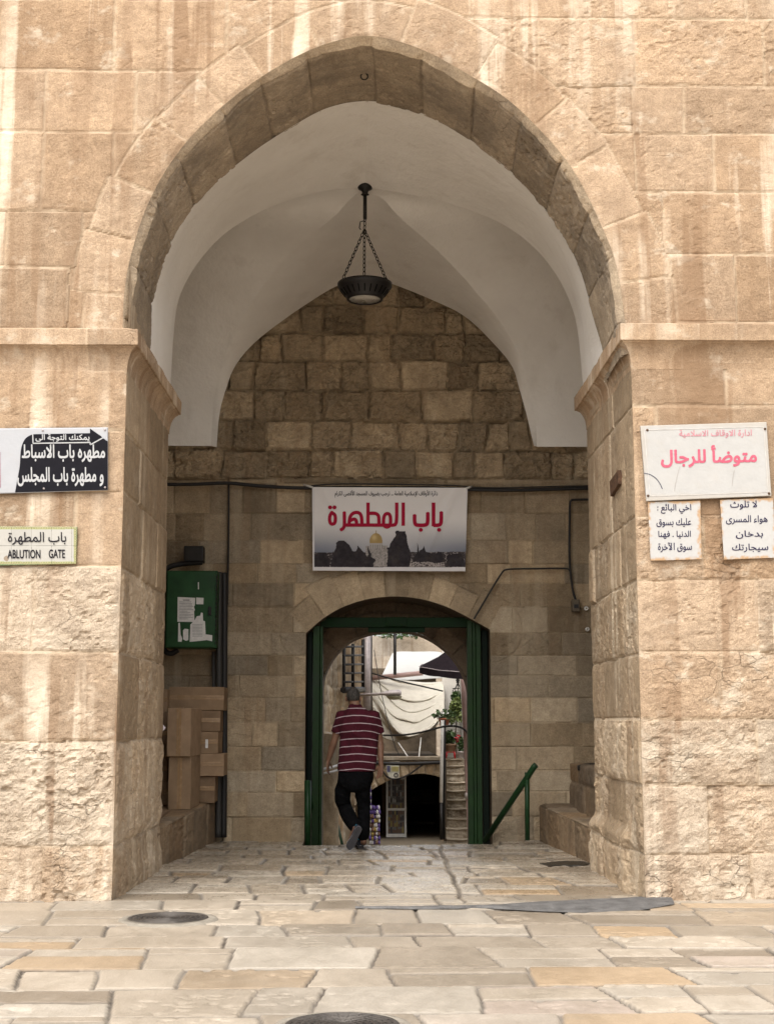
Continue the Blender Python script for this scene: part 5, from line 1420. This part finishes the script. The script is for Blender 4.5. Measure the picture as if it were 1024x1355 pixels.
printed('panel', 857, 663, 927, 741, SIGN_Y - .004, cn(857, 663, 927, 741, 5), M_ENAMEL, s4, .45, corners=((856.5, 664), (926, 662.5), (928, 740), (860.5, 742)), thick=.006)
for i, (s, bx) in enumerate((('اخي البائع :', (869, 667, 914, 680)), ('عليك بسوق', (868, 686, 914, 698)), ('الدنيا . فهنا', (870.5, 702.5, 913.5, 713)), ('سوق الآخرة', (870, 718, 915, 731)))):
    lettering(s, bx, SIGN_Y - .007, M_INKN, s4, .012, slant=(0, -.4))
s5 = thing('notice', at(988, 739, SIGN_Y), 'small white notice with rusty edges, four lines in black, at the edge of the picture', 'sign')
printed('panel', 952, 660, 1026, 740, SIGN_Y - .004, cn(952, 660, 1026, 740, 9), M_ENAMEL, s5, .45, corners=((952, 661.5), (1022, 659), (1026.5, 738), (957.5, 740.5)), thick=.006)
for i, (s, bx) in enumerate((('لا تلوث', (965.5, 662.5, 1001, 674.5)), ('هواء المسرى', (960, 682, 1015, 694)), ('بدخان', (973, 702, 1009, 713)), ('سيجارتك', (968, 719.5, 1016, 731)))):
    lettering(s, bx, SIGN_Y - .007, M_INKN, s5, .012, slant=(0, -.4))

# --- the banner over the gateway
BY = WY - .16
def bw_(x, y):
    u = (x - 413) / 206; v = (y - 645) / 110
    e = np.minimum(u, 1 - u)
    return .010 * np.sin(9 * u + 2.2 * v) * v + .016 * np.exp(-((u - .93 + .25 * v) / .03) ** 2) * (v < .95) + .014 * np.exp(-((u - .84 + .28 * v) / .03) ** 2) + .012 * np.exp(-((u - .05 - .35 * v) / .03) ** 2) + .008 * np.exp(-((u - .42 - .25 * (v - .5)) / .025) ** 2) + .01 * np.exp(-((u - .28 - .3 * (v - .5)) / .02) ** 2) * v
def poly_mask(x, y, pts): return inside(x, y, pts)
def zb(p): return [(410 + a / 4.876, 640 + c / 4.876) for a, c in p]
def cb(x, y):
    t = sstep(683, 738, y); k = sstep(.0, .5, np.abs((x - 516) / 206)); n = fbm(x * .25, y * .25, 4, 3); fine = vnoise(x * .9, y * .9, 4)
    col = C(.74, .71, .69) * (1 - t)[..., None] + (C(.36, .36, .385) * (1 - k)[..., None] + C(.15, .17, .22) * k[..., None]) * t[..., None]
    hill = y > 729 + 3 * fbm(x * .06, x * 0, 3, 5) + .8 * (x < 440)
    col = np.where(hill[..., None], C(.05, .042, .045) + (fine > .72)[..., None] * C(.20, .18, .17), col)
    town = (y > 722) & (y < 750) & (x > 484) & (x < 513); col = np.where(town[..., None], C(.34, .31, .29) * (.55 + .7 * fine)[..., None], col)
    wall = (y > 742) & (y < 750) & (x > 540) & (x < 588); col = np.where((wall & (fine > .3))[..., None], C(.36, .32, .30) * (.6 + .5 * fine)[..., None], col)
    dr = (np.abs(x - 497.5) < 9) & (y > 718) & (y < 726); col = np.where(dr[..., None], C(.40, .37, .35) * (1 - .5 * ((np.abs((x % 3) - 1.5) < .5) & (y > 721)))[..., None], col)
    dome = (((x - 497.5) / 8.4) ** 2 + ((y - 716) / 10.5) ** 2 < 1) & (y < 718.5)
    col = np.where(dome[..., None], C(.36, .25, .10) + C(.22, .19, .12) * np.exp(-(((x - 495) / 3.5) ** 2 + ((y - 711) / 4) ** 2))[..., None], col)
    col = np.where(((np.abs(x - 497.5) < .5) & (y > 702) & (y < 707))[..., None], C(.3, .22, .1), col)
    tw = 6 * (fbm(x * .12, y * .12, 4, 11) - .5); xx, yy = x + tw, y + tw
    tree = poly_mask(xx, yy, zb([(130, 560), (150, 470), (165, 400), (180, 365), (215, 362), (250, 390), (270, 430), (300, 440), (310, 400), (345, 440), (370, 470), (378, 405), (392, 470), (425, 490), (400, 560)]))
    tree |= poly_mask(xx, yy, zb([(492, 560), (500, 420), (530, 360), (555, 305), (610, 300), (622, 350), (640, 420), (650, 480), (635, 560)]))
    tree |= poly_mask(xx, yy, zb([(655, 500), (685, 440), (693, 385), (705, 440), (735, 400), (748, 440), (790, 450), (850, 440), (870, 500), (830, 510), (720, 510)]))
    tree |= poly_mask(xx, yy, zb([(880, 560), (880, 470), (920, 445), (990, 460), (1000, 560)])) | poly_mask(xx, yy, zb([(20, 560), (20, 480), (60, 445), (110, 450), (135, 500), (120, 560)]))
    tree &= y < 750
    col = np.where(tree[..., None], C(.030, .026, .030) * (.5 + 1.0 * n)[..., None], col)
    bd = (y > 750.5) | (x < 416) | (x > 616.5)
    return np.where(bd[..., None], C(.68, .66, .66), col)
ban = thing('banner', at(516, 756, BY), 'printed white cloth banner with big crimson Arabic letters and a golden dome above the gateway', 'banner')
printed('cloth', 413, 645, 618.5, 755.5, BY, cb, M_CLOTH, ban, .45, bw_, corners=((413, 644.5), (618.5, 645.5), (615.5, 756), (414, 755)), thick=.003)
lettering('دائرة الأوقاف الإسلامية العامة ... ترحب بضيوف المسجد الأقصى الكرام', (443, 648.5, 579, 658.5), BY - .005, M_INKB, ban, .012, warp=bw_)
def brush(name, strokes, dots, w, mat, parent):
    b = MB(); k = 0
    def P(a, c, z): x, y = 410 + a / 4.876, 640 + c / 4.876; return at(x, y, BY - .006 - .0003 * (z % 9) - bw_(x, y))
    def poly(pts):
        nonlocal k
        k += 1; b.face([P(x, y, k) for x, y in pts])
    for s in strokes:
        s = resample(chaikin(s, 2) if len(s) > 2 else s, max(4, int(len(s) * 5)))
        for (xa, ya), (xb, yb) in zip(s[:-1], s[1:]):
            L = math.hypot(xb - xa, yb - ya) or 1; nx, ny = -(yb - ya) / L * w / 2, (xb - xa) / L * w / 2
            poly([(xa + nx, ya + ny), (xb + nx, yb + ny), (xb - nx, yb - ny), (xa - nx, ya - ny)])
        for x, y in s[1:-1]: poly([(x + w / 2 * math.cos(q), y + w / 2 * math.sin(q)) for q in np.linspace(0, 2 * math.pi, 9)[:-1]])
    for x, y in dots: poly([(x + 14 * math.cos(q), y + 13 * math.sin(q)) for q in np.linspace(0, 2 * math.pi, 11)[:-1]])
    return b.build(name, mat, parent)
brush('lettering', [[(847, 182), (847, 250), (838, 268), (797, 269)], [(797, 122), (797, 275)]], [(833, 298)], 24, M_INKR, ban)
brush('lettering', [[(760, 186), (760, 250), (752, 268), (690, 269), (675, 258), (675, 200)]], [(715, 298)], 24, M_INKR, ban)
brush('lettering', [[(602, 122), (602, 272)], [(560, 122), (560, 250), (550, 268), (520, 268), (380, 267), (228, 267)], [(474, 268), (476, 215), (488, 194), (508, 192), (520, 208), (521, 255), (512, 276), (494, 282), (478, 270)], [(375, 122), (375, 268)],
                    [(380, 192), (420, 190), (440, 200), (446, 222), (446, 266)], [(254, 266), (254, 240), (262, 205), (285, 186), (315, 185), (334, 205), (336, 266)], [(258, 240), (285, 226), (300, 236), (302, 266)],
                    [(222, 182), (224, 262), (218, 288), (197, 300)], [(146, 182), (128, 205), (127, 245), (138, 262), (156, 260), (165, 245), (165, 205), (150, 190)]], [(131, 153), (159, 153)], 22, M_INKR, ban)
for nm, p, q in (('tie', (414, 645, BY - .01), (402, 641.5, BY + .05)), ('tie', (617, 646, BY - .01), (624, 644, BY + .05))):
    MB().tube([at(*p), at(*q)], .012, 6).build(nm, M_WHITE, ban)
# ------------------------------------------------------------------ the man walking out through the gateway, seen from behind
PY = 15.8
def J(px, py, dy=0.0): return Vector(at(px, py, PY + dy))
def merged(name, mb, voxel, mat, parent, smooth=4, factor=.5):
    """melt overlapping closed shapes into one continuous surface"""
    me = bpy.data.meshes.new(name + '_raw'); bmesh.ops.recalc_face_normals(mb.bm, faces=mb.bm.faces); mb.bm.to_mesh(me); mb.bm.free()
    o = bpy.data.objects.new(name + '_raw', me); COL.objects.link(o)
    r = o.modifiers.new('r', 'REMESH'); r.mode = 'VOXEL'; r.voxel_size = voxel; r.use_smooth_shade = True
    s = o.modifiers.new('s', 'SMOOTH'); s.factor = factor; s.iterations = smooth
    m2 = bpy.data.meshes.new_from_object(o.evaluated_get(bpy.context.evaluated_depsgraph_get())); m2.name = name
    bpy.data.objects.remove(o); bpy.data.meshes.remove(me); m2.materials.clear(); setmat(m2, mat)
    for p in m2.polygons: p.use_smooth = True
    return link(bpy.data.objects.new(name, m2), parent)
def ell(mb, c, r, rot=None, n=20):
    R = rot.to_matrix() if rot is not None else Matrix.Identity(3); rings = []
    for i in range(1, n // 2):
        a = math.pi * i / (n // 2); rings.append([Vector(c) + R @ Vector((r[0] * math.sin(a) * math.cos(2 * math.pi * k / n), r[1] * math.sin(a) * math.sin(2 * math.pi * k / n), r[2] * math.cos(a))) for k in range(n)])
    mb.ring_loft(rings)
def limb(mb, pts, rs, n=14):
    """tapered limb with rounded ends; a radius may be (across, depth)"""
    mb.tube(pts, rs, n)
    ell(mb, pts[0], (rs[0] * .98,) * 3, n=12); ell(mb, pts[-1], (rs[-1] * .98,) * 3, n=12)
def slab(mb, secs, n=26, p=2.4):
    """torso loft: sections (centre, half width, half depth)"""
    rings = []
    for c, a, b in secs:
        ring = []
        for k in range(n):
            q = 2 * math.pi * k / n; cx, sx = math.cos(q), math.sin(q)
            ring.append(Vector(c) + Vector((a * abs(cx) ** (2 / p) * (1 if cx > 0 else -1), b * abs(sx) ** (2 / p) * (1 if sx > 0 else -1), 0)))
        rings.append(ring)
    mb.ring_loft(rings)
man = thing('person', atZ(476, 1123), 'man seen from behind walking away in a white striped maroon polo shirt and black trousers', 'person')
t = NT('skin'); n = t.noise(12, 4, .6)
M_SKIN = t.fin(t.mix(t.rng(n, .35, .65), (.13, .066, .040), (.18, .096, .060)), .55, .35, t.bump(t.noise(90, 3), .001))
t = NT('short_grey_hair'); n = t.noise(60, 5, .75, t.mapping((1, 1, .35)))
hz = t.n('ShaderNodeSeparateXYZ'); t.l(t.oc, hz.inputs[0])
M_HAIR = t.fin(t.mix(t.rng(n, .35, .62), (.010, .009, .008), (.075, .067, .059)), .7, .3, t.bump(n, .012))
Z0 = at(470, 957.5, PY)[2]; DZ = .0835; X0 = at(473, 960, PY)[0]
t = NT('striped_polo'); sp = t.n('ShaderNodeSeparateXYZ'); t.l(t.oc, sp.inputs[0])
base = Vector(man.location)
zz = t.math('ADD', sp.outputs[2], 0.0)
xx = t.math('SUBTRACT', sp.outputs[0], X0); arch_ = t.math('MULTIPLY', t.math('MULTIPLY', xx, xx), .55)
wob = t.math('MULTIPLY', t.math('SUBTRACT', t.noise(5, 2, .5), .5), .02)
fz = t.math('FRACT', t.math('DIVIDE', t.math('ADD', t.math('ADD', t.math('SUBTRACT', zz, Z0 - 20 * DZ), arch_), wob), DZ))
stripe = t.math('MULTIPLY', t.math('LESS_THAN', fz, .115), 1.0)
cl = t.mix(t.rng(t.noise(9, 4), .3, .7), (.045, .005, .011), (.072, .008, .018)); cl = t.mix(stripe, cl, (.46, .37, .39))
M_POLO = t.fin(cl, .85, .2, t.bump(t.math('ADD', t.math('MULTIPLY', t.noise(7, 3, .5, t.mapping((1.3, 1, .8))), 4), t.noise(180, 2)), .012))
M_TROU = plain('black_trousers', (.004, .004, .0045), .95, .04, var=.3, scale=8, bump=.02, bscale=9)

# joints
HEAD = J(467.5, 922.5, .03); NECK = J(470, 936, .0)
LSH, LEL, LWR = J(452, 947, 0), J(442.5, 980, .03), J(434.5, 1006, .10)
RSH, REL, RWR = J(495.5, 947, 0), J(502.5, 981, .03), J(504.2, 1011, -.02)
m_ = .00868
def hand(mb, wr, down, out, fwd, side):
    """palm, four bent fingers, thumb; down = along the hand, fwd = where the thumb edge looks, out = back of the hand"""
    d, f, o_ = Vector(down).normalized(), Vector(fwd).normalized(), Vector(out).normalized()
    pc = wr + d * .05
    rings = []
    for s, hw, ht in ((0, .026, .019), (.03, .034, .017), (.065, .041, .015), (.095, .040, .012), (.102, .036, .009)):
        rings.append([wr + d * s + f * (hw * math.cos(q)) + o_ * (ht * math.sin(q)) for q in np.linspace(0, 2 * math.pi, 12, endpoint=False)])
    mb.ring_loft(rings)
    for k, (off, L) in enumerate(((.030, .072), (.010, .080), (-.010, .075), (-.030, .058))):
        b0 = wr + d * .092 + f * off; curl = .35 + .12 * k
        p1 = b0 + (d + f * off * 2).normalized() * L * .42; d2 = (d - o_ * curl).normalized(); p2 = p1 + d2 * L * .33; d3 = (d - o_ * curl * 2.1).normalized(); p3 = p2 + d3 * L * .28
        mb.tube([b0 - d * .02, b0, p1, p2, p3], [.0095, .0095, .0088, .008, .0065], 8); ell(mb, p3, (.0066,) * 3, n=8)
    t0 = wr + d * .028 + f * .026; t1 = t0 + (d * .6 + f * .8 - o_ * .3).normalized() * .036; t2 = t1 + (d * .85 + f * .35 - o_ * .4).normalized() * .03; t3 = t2 + (d * .95 - o_ * .45).normalized() * .024
    mb.tube([t0, t1, t2, t3], [.0145, .012, .0105, .008], 8); ell(mb, t3, (.0082,) * 3, n=8)
hips = J(471, 1026, 0)
b = MB()
slab(b, [(J(471, 1032), .15, .11), (J(471.5, 1015), .165, .115), (J(473, 990), .17, .12), (J(473.5, 965), .185, .125), (J(474, 948), .19, .105), (J(473, 939), .11, .075)])
limb(b, [NECK + Vector((.01, 0, -.04)), NECK + Vector((0, .005, .03)), HEAD + Vector((0, -.01, -.05))], [.066, .06, .058])
ell(b, HEAD + Vector((0, 0, .012)), (.075, .092, .098)); ell(b, HEAD + Vector((0, .035, -.055)), (.056, .062, .062)); ell(b, HEAD + Vector((0, .075, -.098)), (.03, .024, .022))
ell(b, HEAD + Vector((0, .098, -.028)), (.014, .022, .024)); ell(b, HEAD + Vector((0, .088, .01)), (.05, .012, .012)); ell(b, HEAD + Vector((0, .09, -.07)), (.024, .012, .008))
for s in (-1, 1):
    ell(b, HEAD + Vector((s * .079, .004, -.018)), (.012, .022, .034), Euler((.15, 0, s * .35))); ell(b, HEAD + Vector((s * .030, .083, -.005)), (.014, .010, .010))
limb(b, [LSH, LSH.lerp(LEL, .5), LEL, LEL.lerp(LWR, .3), LWR], [.056, .050, .041, .043, .027]); limb(b, [RSH, RSH.lerp(REL, .5), REL, REL.lerp(RWR, .3), RWR], [.056, .050, .041, .043, .027])
hand(b, LWR, (-.05, .12, -1), (-.9, -.3, 0), (.25, .95, .1), -1)
hand(b, RWR, (-.12, -.05, -1), (.75, .6, 0), (-.75, .6, 0), 1)
RK, RA = J(481.5, 1070, .06), J(481, 1110, .0)
LK, LA = J(455, 1069, .10), J(471, 1097, -.30)
RH, LH = J(480, 1032), J(459, 1032)
limb(b, [RH, RH.lerp(RK, .5), RK, RK.lerp(RA, .3), RA], [.066, .056, .044, .044, .034]); limb(b, [LH, LH.lerp(LK, .5), LK, LK.lerp(LA, .3), LA], [.066, .056, .044, .044, .034])
limb(b, [RA + Vector((0, 0, -.03)), RA + Vector((0, .12, -.055))], [.036, .03]); limb(b, [LA, LA + Vector((-.07, -.02, -.14))], [.036, .03])
merged('body', b, .0055, M_SKIN, man, 3)
# hair: close cropped cap, open at the face and nape
b = MB(); ell(b, HEAD + Vector((0, -.004, .017)), (.077, .0935, .100), n=32)
for v in list(b.bm.verts):
    q = v.co - HEAD
    lim = -.048 if q.y < .0 else (-.02 if q.y < .03 else .055)
    if q.z < lim: v.co.z = HEAD.z + lim + (q.z - lim) * .05; v.co.x = HEAD.x + q.x * .93; v.co.y = HEAD.y + q.y * .9
merged('hair', b, .006, M_HAIR, man, 2)
eb = MB()
for s in (-1, 1): ell(eb, HEAD + Vector((s * .030, .0905, -.004)), (.009, .005, .005), n=10)
o = eb.build('eyes', M_WHITE, man)

# polo shirt: trunk, short sleeves, collar
b = MB()
slab(b, [(J(471.5, 1020.5), .205, .145), (J(472, 1018), .212, .15), (J(472.5, 1008), .215, .15), (J(474.5, 990), .215, .15), (J(475, 972), .220, .15), (J(474.5, 957), .222, .142), (J(474, 949), .200, .125), (J(473, 942), .145, .10), (J(471.5, 936.5), .090, .08)], p=2.5)
for S, E, sg in ((LSH, LEL, -1), (RSH, REL, 1)):
    A_ = S + Vector((-sg * .05, 0, .0)); M_ = S.lerp(E, .36); T_ = S.lerp(E, .70) + Vector((sg * .006, 0, 0))
    b.tube([A_, S + Vector((sg * .002, 0, .002)), M_, T_], [.068, .066, .064, .066], 18); ell(b, S + Vector((-sg * .01, 0, .004)), (.064, .066, .058))
rings = []
for z_, r_ in ((-.03, .092), (0, .082), (.022, .076), (.03, .07)):
    rings.append([NECK + Vector((0, .004, 0)) + Vector((r_ * math.cos(q), r_ * .95 * math.sin(q), z_ + .012 * math.cos(q + math.pi / 2))) for q in np.linspace(0, 2 * math.pi, 20, endpoint=False)])
b.ring_loft(rings)
o = merged('polo_shirt', b, .008, M_POLO, man, 5)
# folds: a soft drape over the back
me = o.data; co = np.empty(len(me.vertices) * 3, np.float32); me.vertices.foreach_get('co', co); co = co.reshape(-1, 3)
w = fbm(co[:, 0] * 9 + co[:, 2] * 4, co[:, 2] * 5 - co[:, 0] * 3, 3, 5) - .5
co[:, 1] += .045 * w + .018 * np.sin(co[:, 2] * 26 + co[:, 0] * 14 + 6 * w) * sstep(.95, 1.25, co[:, 2]) * sstep(1.5, 1.2, co[:, 2]); co[:, 0] += .012 * (fbm(co[:, 2] * 12, co[:, 1] * 6, 2, 6) - .5); me.vertices.foreach_set('co', co.ravel()); me.update()

# trousers
b = MB()
slab(b, [(J(471, 1017), .188, .13), (J(470.5, 1024), .198, .14), (J(469.5, 1034), .20, .145), (J(469, 1041), .17, .13)], p=2.6)
limb(b, [J(459.5, 1034), J(453.5, 1047, .03), J(453.5, 1060, .07), LK + Vector((.012, 0, 0)), LK.lerp(LA, .35), LK.lerp(LA, .62), LK.lerp(LA, .84)], [.105, .094, .088, .080, .085, .080, .074], 18)
limb(b, [J(480, 1034), J(480, 1047, .02), J(481, 1060, .05), RK, RK.lerp(RA, .4), RA + Vector((.0, 0, .035))], [.102, .090, .080, .074, .070, .066], 18)
ell(b, J(470, 1036, -.05), (.16, .10, .11))
o = merged('trousers', b, .008, M_TROU, man, 4)
me = o.data; co = np.empty(len(me.vertices) * 3, np.float32); me.vertices.foreach_get('co', co); co = co.reshape(-1, 3)
w = fbm(co[:, 0] * 8, co[:, 2] * 11 + co[:, 0] * 6, 3, 8) - .5; co[:, 1] += .055 * w; co[:, 0] += .02 * (fbm(co[:, 2] * 10, co[:, 1] * 9, 2, 9) - .5); me.vertices.foreach_set('co', co.ravel()); me.update()

# shoes
M_SHOE = plain('navy_shoe', (.012, .016, .03), .6, .4, var=.3); M_SOLE = plain('grey_sole', (.05, .048, .052), .8, .3, var=.25, bump=.004); M_TRIM = plain('pale_trim', (.42, .42, .44), .6); M_TURQ = plain('turquoise_mesh', (.01, .19, .30), .6, .4)
def shoe(heel, toe_dir, up, lab):
    d = Vector(toe_dir).normalized(); u = Vector(up); u = (u - d * u.dot(d)).normalized(); s = d.cross(u)
    def outline(z, k): return [heel + d * (x * .275) + s * (w_ * k) + u * z for x, w_ in ((0, .012), (.03, .028), (.12, .034), (.35, .032), (.55, .040), (.75, .046), (.9, .036), (.98, .018), (1, 0), (.98, -.018), (.9, -.036), (.75, -.044), (.55, -.036), (.35, -.031), (.12, -.034), (.03, -.028), (0, -.012))]
    MB().ring_loft([outline(-.005, .97), outline(0, 1.03), outline(.022, 1.03)]).build('sole', M_SOLE, man)
    MB().ring_loft([outline(.0225, 1.045), outline(.030, 1.045)]).build('midsole_trim', M_TRIM, man)
    b = MB(); secs = []
    for x, w_, h in ((.005, .026, .085), (.06, .034, .10), (.2, .036, .105), (.35, .036, .092), (.5, .038, .075), (.7, .043, .058), (.88, .036, .048), (.985, .016, .038)):
        c = heel + d * (x * .275) + u * .028; secs.append([c + s * (w_ * math.cos(q)) + u * (h * .9 - .02) * max(0, math.sin(q)) ** .8 - (u * .004 if math.sin(q) < 0 else u * 0) for q in np.linspace(0, 2 * math.pi, 18, endpoint=False)])
    b.ring_loft(secs); o = b.build('shoe', M_SHOE, man); o['label'] = lab
    b = MB(); b.ring_loft([[heel + d * .008 + u * z + s * (.034 * math.cos(q)) + d * (.04 + .04 * math.sin(q)) for q in np.linspace(0, 2 * math.pi, 16, endpoint=False)] for z in (.085, .112)], cap=False)
    b.build('collar', M_TURQ, man)
c = atZ(477.5, 1121.5, .012); shoe(Vector((c[0], c[1] - .05, .012)), (-.12, 1, 0), (0, 0, 1), 'dark shoe flat on the ground with a turquoise collar')
h_ = J(476.5, 1095, -.38); to_ = J(464.5, 1118, -.34); shoe(h_, to_ - h_, (-.25, .9, .35), 'dark lifted shoe showing its grey sole')
